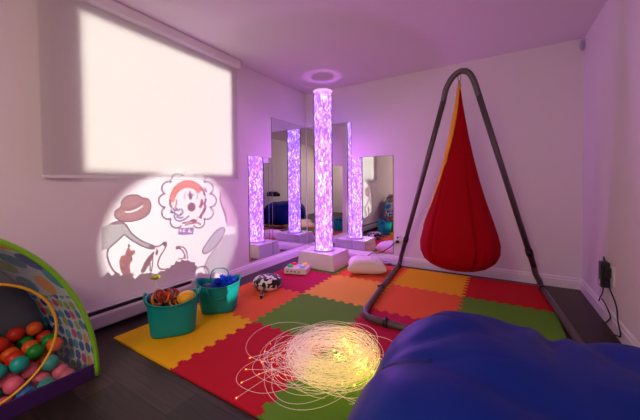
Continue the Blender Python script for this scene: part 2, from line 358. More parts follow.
# ------------------------------------------------------------------ spotted cushion
cow = bpy.data.materials.new('cow_plush'); cow.use_nodes = True; nt = cow.node_tree; N = nt.nodes; L = nt.links; b = N['Principled BSDF']; b.inputs['Roughness'].default_value = .9; b.inputs['Sheen Weight'].default_value = .3
tc = N.new('ShaderNodeTexCoord'); nz = N.new('ShaderNodeTexNoise'); nz.inputs['Scale'].default_value = 21; nz.inputs['Detail'].default_value = 1; nz.inputs['Distortion'].default_value = .6; L.new(tc.outputs['Object'], nz.inputs['Vector'])
cr = N.new('ShaderNodeValToRGB'); cr.color_ramp.interpolation = 'CONSTANT'; cr.color_ramp.elements[0].color = (.008, .008, .010, 1); cr.color_ramp.elements[1].position = .518; cr.color_ramp.elements[1].color = (.80, .76, .72, 1)
L.new(nz.outputs[0], cr.inputs[0]); L.new(cr.outputs[0], b.inputs['Base Color'])
cw = thing('spotted_cushion', 'small round black and white cow-patterned cushion with a tail', 'cushion', (.535, -1.495, MT)); cw.scale = (1.1, 1.1, 1.15)
bm = nb(); R_ = .128
prof = [(.05, .000), (.095, .004), (.120, .022), (.130, .048), (.128, .072), (.112, .094), (.080, .106), (.040, .109), (.012, .106)]
lathe(bm, prof, 36, cap0=True, cap1=True)
for v in bm.verts:
    d = noise.noise(v.co * 11) * .010
    if v.co.z > .01: v.co += Vector((v.co.x, v.co.y, v.co.z * .5)).normalized() * d
obj('body', bm, cow, cw)
bm = nb(); tube(bm, spline([(.05, -.10, .045), (.075, -.15, .030), (.10, -.195, .016), (.118, -.225, .014)], 5), [.011] * 8 + [.015] * 8, 8); obj('tail', bm, cow, cw)

# ------------------------------------------------------------------ pillow
bm = nb(); nu, nv = 26, 20; grid = {}
for s in (1, -1):
    for i in range(nu + 1):
        for j in range(nv + 1):
            u, v = i / nu * 2 - 1, j / nv * 2 - 1
            e = (1 - u ** 4) ** .55 * (1 - v ** 4) ** .55 if abs(u) < 1 and abs(v) < 1 else 0
            if s == -1 and (abs(u) == 1 or abs(v) == 1): grid[s, i, j] = grid[1, i, j]; continue
            pin = 1 - .10 * (1 - abs(v)) * abs(u) ** 3; pin2 = 1 - .10 * (1 - abs(u)) * abs(v) ** 3
            x, y = u * .225 * pin, v * .165 * pin2
            z = (.068 if s > 0 else .040) * e * s + .042 + (noise.noise(Vector((x * 14, y * 14, 3))) * .010 + noise.noise(Vector((x * 30, y * 9, 9))) * .005) * (s > 0) * e
            grid[s, i, j] = bm.verts.new((x, y, z))
for s in (1, -1):
    for i in range(nu):
        for j in range(nv): bm.faces.new((grid[s, i, j], grid[s, i + 1, j], grid[s, i + 1, j + 1], grid[s, i, j + 1])).smooth = True
pl = obj('throw_pillow', bm, mat('pillow_cotton', (.80, .74, .70), .9, bump=.15, bscale=60, sheen=.2), loc=(1.185, -.53, MT + .001), sub=1); pl.rotation_euler = (0, 0, .42); pl.scale = (1, 1, 1.6)
tag(pl, 'plump off-white pillow lying on the coral mat right of the bubble tube', 'pillow')

# ------------------------------------------------------------------ swing frame and pod swing
fr = thing('swing_stand', 'dark tubular metal A-frame stand holding the red pod swing', 'frame', (2.2, -.9, 0))
def loc_(pts): return [(x - 2.2, y + .9, z) for x, y, z in pts]
FR = .025; FZ = MT + FR + .001
APX = (2.205, -.80, 2.03)
left = [(1.452, -.13, FZ), (1.452, -.105, FZ + .012), (1.458, -.095, FZ + .05), (1.475, -.105, .16), (1.505, -.15, .23)]
right_ = [(2.845, -.24, FZ), (2.842, -.215, FZ + .012), (2.832, -.21, FZ + .05), (2.80, -.225, .16), (2.785, -.24, .23)]
bm = nb(); tube(bm, loc_([(1.452, -.13, FZ)] + spline([(1.46, -.30, FZ), (1.585, -1.50, FZ)], 10)[1:] + spline([(1.600, -1.58, FZ), (1.635, -1.635, FZ), (1.70, -1.665, FZ)], 5) + [(2.2, -1.70, FZ), (2.84, -1.735, FZ)] + spline([(2.90, -1.725, FZ), (2.935, -1.69, FZ), (2.938, -1.62, FZ)], 5) + [(2.90, -1.0, FZ), (2.845, -.24, FZ)]), FR, 14)
obj('floor_frame', bm, dark_metal, fr)
for nm, pth in (('left', left), ('right', right_)):
    bm = nb(); tube(bm, loc_(spline(pth, 5)), FR * .98, 14); obj('corner_bend', bm, dark_metal, fr)
def upr(a, b_):
    bm = nb(); tube(bm, loc_([a, b_]), FR, 14); obj('upright', bm, dark_metal, fr)
LA, RA = (2.055, -.775, 1.80), (2.345, -.775, 1.79)
upr((1.505, -.15, .23), LA); upr((2.785, -.24, .23), RA)
bm = nb(); tube(bm, loc_(spline([LA, (2.075, -.79, 1.885), (2.115, -.80, 1.965), (2.165, -.805, 2.015), (2.215, -.805, 2.03), (2.265, -.80, 2.005), (2.305, -.79, 1.93), RA], 6)), FR, 14); obj('top_arch', bm, dark_metal, fr)
def ring_at(p, d, r, l, nm):
    p, d = Vector(p), Vector(d).normalized(); bm = nb(); tube(bm, loc_([p - d * l / 2, p + d * l / 2]), r, 14); obj(nm, bm, black_p, fr)
up1 = Vector(LA) - Vector((1.505, -.15, .23)); up2 = Vector(RA) - Vector((2.785, -.24, .23))
ring_at(Vector((1.505, -.15, .23)) + up1 * .09, up1, .031, .06, 'joint_sleeve'); ring_at(Vector((2.785, -.24, .23)) + up2 * .09, up2, .031, .06, 'joint_sleeve')
ring_at((1.46, -.17, FZ), (.1, -1, 0), .031, .04, 'joint_sleeve'); ring_at((2.85, -.29, FZ), (.04, -1, 0), .031, .04, 'joint_sleeve')
for p, d, kb in (((1.53, -1.0, FZ), (.1, -1, 0), [(1.53, -1.0, FZ), (1.488, -.99, FZ + .012)]), ((1.80, -1.672, FZ), (1, -.04, 0), [(1.80, -1.672, FZ + .02), (1.80, -1.672, FZ + .05)])):
    p, d = Vector(p), Vector(d).normalized(); bm = nb(); tube(bm, loc_([p - d * .0175, p + d * .0175]), .0305, 14); cl = obj('clamp', bm, black_p, fr)
    bm = nb(); tube(bm, loc_(kb), .008, 8); obj('clamp_knob', bm, black_p, cl)
# hanger
hk = thing('swing_hanger', 'small metal hook and swivel hanging from the arch of the stand', 'hook', (2.19, -.80, 1.88))
bm = nb(); tube(bm, [(.012 * math.cos(t * PI / 8), 0, .095 + .030 * math.sin(t * PI / 8)) for t in range(16)], .004, 6, closed=True)
obj('upper_ring', bm, mat('steel', (.35, .33, .33), .3, .9), hk)
bm = nb(); lathe(bm, [(.004, .05), (.009, .056), (.009, .066), (.004, .072)], 12, cap0=True, cap1=True); tube(bm, [(.012 * math.cos(t * PI / 8), 0, .028 + .024 * math.sin(t * PI / 8)) for t in range(16)], .0035, 6, closed=True)
obj('swivel', bm, MC['steel'], hk)
# pod
pd = thing('pod_swing', 'red fabric pod swing with a yellow edge hanging from the metal stand', 'hanging swing', (2.19, -.80, .25))
PZ = [(1.635, .010), (1.50, .028), (1.35, .054), (1.20, .080), (1.00, .122), (.80, .170), (.62, .220), (.46, .272), (.34, .308), (.25, .328), (.17, .325), (.10, .295), (.055, .245), (.025, .17), (.018, .03)]
def pod_r(z):
    for (z1, r1), (z0, r0) in zip(PZ, PZ[1:]):
        if z >= z0: t = (z - z0) / (z1 - z0); return r0 + (r1 - r0) * t
    return .02
def pod_pt(z, th, off=0, zz=None):
    k = max(0, min(1, (1.6 - z) / 1.2)); r = pod_r(z) + off
    f = 1 + .012 * k * math.sin(th * 5 + z * .8) + .010 * k * math.sin(th * 11 + 1 + z * 1.5)
    g = -abs(math.sin((th - 5.28) * .5)); f -= .12 * k * math.exp(-((th - 5.28) / .06) ** 2) + .10 * k * math.exp(-((th - 3.95 - .15 * (1 - z)) / .05) ** 2)
    asym = -.012 * k
    zl = z + (.035 * math.cos(th) * (z < .3) * (1 - z / .3) * 0)
    return Vector((r * f * math.cos(th) + asym, r * f * math.sin(th) * .8, zl))
bm = nb(); n = 180; zs = []
for (z1, _), (z0, _) in zip(PZ, PZ[1:]):
    m_ = 4
    zs += [z1 + (z0 - z1) * q / m_ for q in range(m_)]
zs.append(PZ[-1][0]); rings = [[bm.verts.new(pod_pt(z, 2 * PI * j / n)) for j in range(n)] for z in zs]
for a, b_ in zip(rings, rings[1:]):
    for j in range(n): bm.faces.new((a[j], a[(j + 1) % n], b_[(j + 1) % n], b_[j])).smooth = True
bm.faces.new(rings[0]); bm.faces.new(rings[-1])
obj('fabric_pod', bm, mat('red_cotton', (.36, .001, .009), .9, spec=.1, bump=.1, bscale=200), pd)
bm = nb(); rows = []
for z in [1.64 - q * .03 for q in range(43)]:
    k = max(0, min(1, (1.64 - z) / 1.26)); th0 = 3.10; th1 = 4.95 - 1.65 * k ** .75
    rows.append([bm.verts.new(pod_pt(z, th0 - .25 + (th1 - th0 + .25) * q / 6, .004)) for q in range(7)])
for a, b_ in zip(rows, rows[1:]):
    for q in range(6): bm.faces.new((a[q], a[q + 1], b_[q + 1], b_[q])).smooth = True
o = obj('yellow_edge', bm, mat('yellow_cotton', (.80, .34, .01), .8), pd, label='yellow edge strip'); s_ = o.modifiers.new('t', 'SOLIDIFY'); s_.thickness = .004; s_.offset = 1
bm = nb(); lathe(bm, [(.010, 1.62), (.013, 1.635), (.012, 1.66), (.005, 1.675)], 12, cap0=True, cap1=True); obj('gather_loop', bm, MC['yellow_cotton'], pd)

# ------------------------------------------------------------------ blue beanbag
bean_m = mat('blue_vinyl', (.001, .020, .24), .48, spec=.22, bump=.18, bscale=9)
bb = thing('beanbag', 'huge glossy dark blue beanbag filling the front right of the room', 'beanbag', (2.61, -2.78, MT))
def bean_pt(az, el):
    """az around, el 0 (floor) .. 1 (crown)"""
    c, s = math.cos(az), math.sin(az)
    ex = 3.8; q = (abs(c) ** ex + abs(s) ** ex) ** (-1 / ex)
    rx, ry = 0.53, 0.5
    a = el * PI / 2
    pr = math.cos(a) ** .45; hz = math.sin(a) ** .64
    if el < .22: pr *= 1 - .10 * ((.22 - el) / .22) ** 2
    x, y, z = rx * q * c * pr, ry * q * s * pr, 0.565 * hz
    return Vector((x, y, z))
def bean_disp(p, az, el):
    q = p.copy(); n_ = Vector((p.x, p.y, p.z * 1.2 + .05)).normalized(); d = 0
    d += .012 * noise.noise(p * 2.6 + Vector((3, 1, 7))) + .015 * noise.noise(p * 6 + Vector((9, 2, 1)))
    for sa in SEAMS:                       # stitched seams running to the crown
        t = (az - sa + PI) % (2 * PI) - PI
        ww = .045 + .04 * el
        d -= .014 * math.exp(-(t / ww) ** 2) * (1 - el ** 2) * 1.1
    # deep folds sagging from the crown
    for (fx, fy, ang, wdt, dep, ln) in FOLDS:
        dx, dy = p.x - fx, p.y - fy; ca, sa_ = math.cos(ang), math.sin(ang)
        u = dx * ca + dy * sa_; v = -dx * sa_ + dy * ca
        d -= dep * math.exp(-(v / wdt) ** 2 - (u / ln) ** 2)
    return q + n_ * d
SEAMS = [2.45, 3.35, 4.3, 5.3, .15, 1.3]
FOLDS = [(.02, .30, 1.45, .035, .045, .16), (-.10, .28, 1.2, .06, .030, .15), (.16, .22, 1.9, .05, .028, .18), (-.35, .05, .5, .04, .02, .2), (.3, -.1, .2, .08, .03, .3), (-.15, -.12, -.3, .06, .025, .3), (.05, .05, 1.7, .1, .02, .2)]
bm = nb(); na, ne = 140, 60; rings = []
for k in range(ne):
    el = k / ne; ring = []
    for j in range(na):
        az = 2 * PI * j / na; p = bean_pt(az, el); p = bean_disp(p, az, el) if el > 0 else p; p.z = max(0.0, p.z); ring.append(bm.verts.new(p))
    rings.append(ring)
for a, b_ in zip(rings, rings[1:]):
    for j in range(na): bm.faces.new((a[j], a[(j + 1) % na], b_[(j + 1) % na], b_[j])).smooth = True
topv = bm.verts.new(bean_disp(Vector((0, 0, 0.565)), 0, 1))
for j in range(na): bm.faces.new((rings[-1][j], rings[-1][(j + 1) % na], topv)).smooth = True
bm.faces.new(rings[0][::-1])
cov = obj('cover', bm, bean_m, bb)
st_m = mat('blue_thread', (.004, .012, .09), .6)
for sa in SEAMS[:3]:
    for off in (-.020, .020):
        bm = nb(); tube(bm, [bean_disp(bean_pt(sa + off, el), sa + off, el) + Vector((math.cos(sa), math.sin(sa), .6)) * .0005 for el in [q / 40 for q in range(3, 34)]], .0022, 5); obj('stitching', bm, st_m, cov)

# ------------------------------------------------------------------ fibre optic bundle
fb = thing('fibre_optic_lamp', 'tangled heap of glowing fibre optic strands coiled on the mats', 'fibre optic light', (1.66, -2.27, MT))
fibm = bpy.data.materials.new('lit_fibre'); fibm.use_nodes = True; nt = fibm.node_tree; N = nt.nodes; L = nt.links; b = N['Principled BSDF']
b.inputs['Base Color'].default_value = (.8, .72, .70, 1); b.inputs['Roughness'].default_value = .25
tc = N.new('ShaderNodeTexCoord'); nz = N.new('ShaderNodeTexNoise'); nz.inputs['Scale'].default_value = 3.2; nz.inputs['Detail'].default_value = 2; L.new(tc.outputs['Object'], nz.inputs['Vector'])
cr = N.new('ShaderNodeValToRGB'); E_ = cr.color_ramp.elements; E_[0].position = .38; E_[0].color = (.62, .34, .34, 1); E_[1].position = .62; E_[1].color = (.85, .58, .10, 1)
sx_ = N.new('ShaderNodeSeparateXYZ'); L.new(tc.outputs['Object'], sx_.inputs[0]); ma = N.new('ShaderNodeMath'); ma.operation = 'MULTIPLY_ADD'; ma.inputs[1].default_value = .75; L.new(sx_.outputs[0], ma.inputs[0]); L.new(nz.outputs[0], ma.inputs[2])
L.new(ma.outputs[0], cr.inputs[0]); L.new(cr.outputs[0], b.inputs['Emission Color']); b.inputs['Emission Strength'].default_value = 0.17
bm = nb(); rnd = random.Random(11); tips = []
for k in range(124):
    dense = k < 80
    cx_, cy_ = (rnd.gauss(.03, .018), rnd.gauss(.0, .016)) if dense else (rnd.gauss(-.03, .10), rnd.gauss(-.02, .085))
    ra = rnd.uniform(.13, .245) if dense else rnd.uniform(.12, .30); rb = ra * rnd.uniform(.72, .95); ph = rnd.uniform(0, 2 * PI)
    turns = rnd.uniform(1.0, 1.9) if dense else rnd.uniform(.5, 1.2); z0 = rnd.uniform(.004, .135) if dense else rnd.uniform(.003, .06); tl = rnd.uniform(-.09, .09); rot = rnd.uniform(-.12, .12) + .6 if dense else rnd.uniform(-.3, .3) + .6
    pts = []; m_ = int(44 * turns); grow = rnd.uniform(-.10, .22) * ra
    for q in range(m_ + 1):
        t = q / m_; a = ph + t * turns * 2 * PI; rr = ra + grow * t
        x, y = rr * math.cos(a), rr * rb / ra * math.sin(a)
        X, Y = x * math.cos(rot) - y * math.sin(rot) + cx_, x * math.sin(rot) + y * math.cos(rot) + cy_
        Zz = z0 + tl * x * .5 + .012 * math.sin(a * 2.3 + k) + (.02 * t if dense else 0)
        pts.append((min(X, .345 + .01 * math.sin(Y * 20)), Y, max(.0025, Zz)))
    tube(bm, pts, .0010, 4); tips.append(pts[-1])
for k in range(7):  # loose ends trailing to the left
    a = 3.3 + k * .2; p0 = Vector((-.06, -.05, .02)); e = Vector((-.43 + .03 * k, -.18 - .045 * k + .14 * (k % 2), .004))
    midp = (p0 + e) / 2 + Vector((.03 * math.sin(k), .08 * math.cos(k * 2), .02)); pts = spline([p0, midp, e], 12); tube(bm, pts, .0010, 4); tips.append(tuple(e))
obj('fibre_strands', bm, fibm, fb, kind='stuff')
spk = mat('fibre_spark', (1, .6, .1), .3, emis=(1, .55, .02), es=5); spo = mat('fibre_spark_orange', (1, .3, .05), .3, emis=(1, .16, .03), es=5 * .8)
rnd = random.Random(5)
bm = nb()
for k in range(46):
    c = (.04 + rnd.gauss(.12, .08), rnd.gauss(.02, .06), rnd.uniform(.01, .095)); sphere(bm, c, rnd.uniform(.0016, .0036), 8, 6)
for c in ((.13, .03, .10), (.20, -.03, .085), (.10, -.05, .09), (.06, .09, .12)): sphere(bm, c, .008, 10, 8)
obj('yellow_light_points', bm, spk, fb, kind='stuff')
bm = nb()
for k in range(16):
    a = rnd.uniform(2.3, 4.6); c = (.0 + .30 * math.cos(a) + rnd.gauss(0, .04), .22 * math.sin(a) + rnd.gauss(0, .03) - .02, rnd.uniform(.005, .04)); sphere(bm, c, rnd.uniform(.0012, .0028), 8, 6)
for t in tips[-7:]: sphere(bm, t, .003, 8, 6)
obj('orange_light_points', bm, spo, fb, kind='stuff')
for k, (dx, dy, e_) in enumerate(((.20, .02, 0.28), (.06, .04, 0.28 * .6))):
    l = bpy.data.lights.new('fibre_glow', 'POINT'); l.energy = e_; l.color = (1, .66, .10); l.shadow_soft_size = .02
    o = bpy.data.objects.new('fibre_glow', l); C.objects.link(o); o.parent = fb; o.location = (dx, dy, .06)

# ------------------------------------------------------------------ toy tubs
teal = mat('teal_rubber', (.001, .29, .27), .42, spec=.3)
def tub(label, loc, rz, L0, L1, W0, W1, Hh, hand):
    t = thing('storage_tub', label, 'tub', (*loc, MT), rz, 'teal toy tubs')
    bm = nb(); n = 56; sy0, sy1 = W0 / L0, W1 / L1
    def ring(l, w_, z, rimx=0):
        out = []
        for j in range(n):
            a = 2 * PI * j / n; c, s = math.cos(a), math.sin(a); q = (abs(c) ** 3.2 + abs(s) ** 3.2) ** (-1 / 3.2)
            dz = rimx * (c * c - .45) * .05
            out.append(bm.verts.new((l / 2 * q * c, w_ / 2 * q * s, z + dz)))
        return out
    R = []
    prof = [(L0 - .04, W0 - .04, 0, 0), (L0 - .012, W0 - .012, .003, 0), (L0, W0, .016, 0)]
    for q in range(1, 9): k = q / 8; prof.append((L0 + (L1 - L0) * k, W0 + (W1 - W0) * k, .016 + (Hh - .016) * k, k ** 3))
    prof += [(L1 + .012, W1 + .012, Hh + .002, 1), (L1 + .014, W1 + .014, Hh + .008, 1), (L1 + .002, W1 + .002, Hh + .009, 1), (L1 - .008, W1 - .008, Hh, 1)]
    for q in range(7, -1, -1): k = q / 8; prof.append((L0 + (L1 - L0) * k - .008, W0 + (W1 - W0) * k - .008, max(.010, .016 + (Hh - .016) * k), k ** 3))
    R = [ring(*p) for p in prof]
    for a, b_ in zip(R, R[1:]):
        for j in range(n): bm.faces.new((a[j], a[(j + 1) % n], b_[(j + 1) % n], b_[j])).smooth = True
    bm.faces.new(R[0][::-1]); bm.faces.new(R[-1]); obj('bucket', bm, teal, t)
    if hand == 'ends':
        for s in (-1, 1):
            bm = nb(); x = s * (L1 / 2 + .006)
            tube(bm, spline([(x, -.045, Hh + .015), (x + s * .006, -.030, Hh + .040), (x + s * .008, 0, Hh + .048), (x + s * .006, .030, Hh + .040), (x, .045, Hh + .015)], 6), .0055, 8)
            tube(bm, spline([(x, -.045, Hh + .02), (x - s * .004, -.01, Hh - .03), (x - s * .012, 0, Hh - .055)], 5), .005, 8); tube(bm, spline([(x, .045, Hh + .02), (x - s * .004, .01, Hh - .03), (x - s * .012, 0, Hh - .055)], 5), .005, 8)
            obj('handle', bm, teal, t)
    else:
        y = W1 / 2 + .006; z = Hh - .012
        bm = nb(); tube(bm, spline([(-.075, y, z), (-.068, y, z + .050), (-.035, y + .003, z + .080), (.035, y + .003, z + .080), (.068, y, z + .050), (.075, y, z)], 6), .0055, 8); obj('handle', bm, teal, t)
        bm = nb(); tube(bm, spline([(-.075, -y, z), (-.070, -y - .014, z - .045), (-.035, -y - .010, z - .085), (.035, -y - .010, z - .085), (.070, -y - .014, z - .045), (.075, -y, z)], 6), .0055, 8); obj('handle', bm, teal, t)
    return t
T1, T2 = (.530, -2.485), (.515, -2.078)
tub('nearer teal rubber tub holding rings and a yellow ball', T1, .88, .285, .325, .195, .235, .240, 'ends')
tub('farther teal rubber tub holding a shiny blue pompom', T2, .82, .275, .345, .195, .245, .235, 'sides')
def inl(T, rz, x, y, z): return (T[0] + x * math.cos(rz) - y * math.sin(rz), T[1] + x * math.sin(rz) + y * math.cos(rz), z)
# filling that carries the visible toys
bm = nb(); box(bm, (0, 0, .065), (.18, .115, .13), bev=.03); o = obj('fabric_bundle', bm, mat('dark_cloth', (.05, .02, .02), .9, bump=.5, bscale=20), loc=(*T1, MT + .012)); o.rotation_euler = (0, 0, .88)
tag(o, 'dark cloth bundle inside the nearer teal tub under the rings', 'cloth')
bm = nb(); box(bm, (0, 0, .065), (.20, .13, .13), bev=.03); o = obj('fabric_bundle', bm, mat('mauve_cloth', (.35, .2, .3), .9, bump=.5, bscale=20), loc=(*T2, MT + .012)); o.rotation_euler = (0, 0, .82)
tag(o, 'mauve cloth bundle inside the farther teal tub under the blue pompom', 'cloth')
bm = nb(); sphere(bm, (0, 0, 0), .056, 28, 18, (1.18, 1, .92))
for v in bm.verts: v.co *= 1 + .012 * math.sin(v.co.z * 180) * math.cos(v.co.x * 90)
o = obj('toy_ball', bm, mat('yellow_rubber', (.85, .42, .01), .4, bump=.2, bscale=60), loc=inl(T1, .88, .090, -.012, MT + .228)); o.rotation_euler = (0, .1, .88); tag(o, 'yellow knobbly oval ball in the nearer teal tub', 'ball')
rc = [('orange', (.75, .17, .02)), ('brown', (.25, .06, .02)), ('black', (.015, .015, .02)), ('amber', (.75, .32, .03)), ('red', (.5, .02, .02))]
rnd = random.Random(3)
RINGL = ['orange plastic ring tilted on top of the toy heap', 'brown plastic ring at the left of the toy heap', 'black plastic ring low in the toy heap', 'amber plastic ring facing front in the heap', 'red plastic ring beside the yellow ball',
 'small orange ring at the heap front', 'small brown ring behind the black ring', 'small black ring at the left rim of the tub', 'small amber ring on the crown of the heap', 'small red ring near the tub rim', 'large orange ring at the back of the heap', 'large brown ring under the amber ring', 'large black ring leaning at the heap side', 'large amber ring behind the orange one', 'large red ring half buried in the heap']
for k in range(15):
    rr = (.034 if k < 5 else .024 if k < 10 else .044) * rnd.uniform(.9, 1.1)
    bm = nb(); tube(bm, [(rr * math.cos(t * PI / 12), rr * math.sin(t * PI / 12), 0) for t in range(24)], rr * .22, 8, closed=True)
    x, y = rnd.uniform(-.11, .02), rnd.uniform(-.055, .055); z = MT + .205 + rnd.uniform(0, .085) * (1 - abs(x + .05) * 6)
    o = obj('plastic_ring', bm, mat('ring_' + rc[k % 5][0], rc[k % 5][1], .35), loc=inl(T1, .88, x, y, z)); o.rotation_euler = (rnd.uniform(.3, 1.5), rnd.uniform(-.7, .7), rnd.uniform(0, 3))
    tag(o, RINGL[k], 'toy ring', 'rings heaped in the nearer teal tub')
sr = thing('feather_wand', 'yellow-green feathery wand sticking up from the nearer teal tub', 'toy', inl(T1, .88, -.085, .02, MT + .14))
bm = nb(); tube(bm, [(0, 0, 0), (-.03, -.015, .235)], .004, 8); obj('stick', bm, mat('white_stick', (.7, .7, .6), .4), sr)
bm = nb()
for k in range(16):
    a = k * 2.4; d = Vector((math.cos(a), math.sin(a), rnd.uniform(.2, 1.2))).normalized() * rnd.uniform(.03, .045)
    p = Vector((-.03, -.015, .235)); tube(bm, [p, p + d * .5, p + d], [.008, .006, .0012], 6)
obj('tuft', bm, mat('lime_plastic', (.55, .62, .02), .5), sr)
# shiny pompom
bm = nb(); rnd = random.Random(9)
for k in range(520):
    u = rnd.uniform(-1, 1); a = rnd.uniform(0, 2 * PI); d = Vector((math.sqrt(1 - u * u) * math.cos(a), math.sqrt(1 - u * u) * math.sin(a), u))
    s_ = d.orthogonal().normalized() * .0045; t2 = Vector((rnd.uniform(-1, 1), rnd.uniform(-1, 1), rnd.uniform(-1, .2))) * .018; L_ = rnd.uniform(.045, .062)
    base = Vector((d.x * .35, d.y * .2, d.z * .1)) * .05
    ps = [base, base + d * L_ * .6, base + d * L_ + t2]
    vs = [(bm.verts.new(p - s_), bm.verts.new(p + s_)) for p in ps]
    for (a1, a2), (b1, b2) in zip(vs, vs[1:]): bm.faces.new((a1, a2, b2, b1))
o = obj('tinsel_pompom', bm, mat('blue_tinsel', (.01, .07, .62), .25, .5), loc=inl(T2, .82, .055, .0, MT + .225)); o.rotation_euler = (0, 0, .82); o.scale = (1.35, 1.0, .9); tag(o, 'shiny blue tinsel pompom in the farther teal tub', 'pompom')
bm = nb(); sphere(bm, (0, 0, 0), .05, 20, 14, (1.3, .9, .7)); o = obj('toy_ball', bm, mat('navy_rubber', (.01, .02, .12), .5), loc=inl(T2, .82, -.085, .01, MT + .185)); tag(o, 'dark navy oval ball beside the blue pompom', 'ball')

# ------------------------------------------------------------------ ball pit tent
TX, TY = .62, -3.60
tn = thing('ball_pit_tent', 'pop-up dotted play tent with green rim and yellow ring opening', 'play tent', (TX, TY, 0))
def arch_pt(x, w_, h_, a): return Vector((x, w_ * math.cos(a), h_ * math.sin(a)))
Wf, Hf = .62, .88
def dots_mat(name, scale, ground, clear=0.0, rad=.42, big=False):
    m = bpy.data.materials.new(name); m.use_nodes = True; nt = m.node_tree; N = nt.nodes; L = nt.links; b = N['Principled BSDF']; b.inputs['Roughness'].default_value = .6
    tc = N.new('ShaderNodeTexCoord'); v = N.new('ShaderNodeTexVoronoi'); v.voronoi_dimensions = '2D'; v.inputs['Scale'].default_value = scale; v.inputs['Randomness'].default_value = .35
    sp_ = N.new('ShaderNodeSeparateXYZ'); L.new(tc.outputs['UV'], sp_.inputs[0]); gt = N.new('ShaderNodeMath'); gt.operation = 'GREATER_THAN'; gt.inputs[1].default_value = .42; L.new(sp_.outputs[1], gt.inputs[0])
    sc_ = N.new('ShaderNodeMapRange'); sc_.inputs[3].default_value = 1.0; sc_.inputs[4].default_value = .36; L.new(gt.outputs[0], sc_.inputs[0])
    vm_ = N.new('ShaderNodeVectorMath'); vm_.operation = 'SCALE'; L.new(tc.outputs['UV'], vm_.inputs[0]); L.new(sc_.outputs[0], vm_.inputs['Scale']); L.new(vm_.outputs[0], v.inputs['Vector'])
    wn = N.new('ShaderNodeTexWhiteNoise'); wn.noise_dimensions = '3D'; L.new(v.outputs['Color'], wn.inputs['Vector'])
    cr = N.new('ShaderNodeValToRGB'); cr.color_ramp.interpolation = 'CONSTANT'; E = cr.color_ramp.elements
    cols = [(.01, .30, .42), (.02, .06, .35), (.75, .36, .06), (.01, .13, .50), (.62, .02, .22), (.28, .48, .05), (.02, .35, .45), (.02, .08, .40)]
    E[0].position = 0; E[0].color = (*cols[0], 1); E[1].position = 1 / 8; E[1].color = (*cols[1], 1)
    for k in range(2, 8): e = E.new(k / 8); e.color = (*cols[k], 1)
    L.new(wn.outputs['Value'], cr.inputs[0])
    lt = N.new('ShaderNodeMath'); lt.operation = 'LESS_THAN'; lt.inputs[1].default_value = rad; L.new(v.outputs['Distance'], lt.inputs[0])
    mx = N.new('ShaderNodeMixRGB'); mx.inputs[1].default_value = (*ground, 1); L.new(lt.outputs[0], mx.inputs[0]); L.new(cr.outputs[0], mx.inputs[2]); L.new(mx.outputs[0], b.inputs['Base Color'])
    tr = N.new('ShaderNodeBsdfTranslucent'); L.new(mx.outputs[0], tr.inputs[0]); ms = N.new('ShaderNodeMixShader'); ms.inputs[0].default_value = .25
    L.new(b.outputs[0], ms.inputs[1]); L.new(tr.outputs[0], ms.inputs[2]); out = N['Material Output']
    if clear:
        tp = N.new('ShaderNodeBsdfTransparent'); m2 = N.new('ShaderNodeMixShader')
        k = N.new('ShaderNodeMapRange'); k.inputs[1].default_value = 0; k.inputs[2].default_value = 1; k.inputs[3].default_value = clear; k.inputs[4].default_value = .12; L.new(lt.outputs[0], k.inputs[0])
        L.new(k.outputs[0], m2.inputs[0]); L.new(ms.outputs[0], m2.inputs[1]); L.new(tp.outputs[0], m2.inputs[2]); L.new(m2.outputs[0], out.inputs[0])
    else: L.new(ms.outputs[0], out.inputs[0])
    return m
def grid_mesh(rows, uvf):
    bm = nb(); uvl = bm.loops.layers.uv.new('UVMap'); V = [[bm.verts.new(p) for p in r] for r in rows]
    for i in range(len(rows) - 1):
        for j in range(len(rows[0]) - 1):
            f = bm.faces.new((V[i][j], V[i][j + 1], V[i + 1][j + 1], V[i + 1][j])); f.smooth = True
            for lp, (a, b_) in zip(f.loops, ((i, j), (i, j + 1), (i + 1, j + 1), (i + 1, j))): lp[uvl].uv = uvf(a, b_)
    return bm
def solid(o, t=.0012):
    s = o.modifiers.new('thickness', 'SOLIDIFY'); s.thickness = t; return o
mtl_side = dots_mat('dotted_fabric', 17, (.55, .68, .68), rad=.44)
# barrel side: from the front arch back to a smaller arch
NA = 60; rows = []
for i in range(7):
    k = i / 6; rows.append([arch_pt(-.46 * k, Wf + .01 * math.sin(k * PI) - .06 * k, Hf - .12 * k, PI * j / NA) for j in range(NA + 1)])
solid(obj('side_wall', grid_mesh(rows, lambda i, j: (i / 6 * .46, j / NA * 2.3)), mtl_side, tn), .0015)
# back panel
rows = []
for i in range(6):
    k = i / 5; rows.append([Vector((-.46, (Wf - .06) * k * math.cos(PI * j / NA), (Hf - .12) * k * math.sin(PI * j / NA))) for j in range(NA + 1)])
rows[0] = [Vector((-.46, .001 * math.cos(PI * j / NA), .001 * math.sin(PI * j / NA))) for j in range(NA + 1)]
solid(obj('back_panel', grid_mesh(rows, lambda i, j: (i * .1, j / NA)), mat('grey_mesh', (.14, .16, .21), .8), tn), .0015)
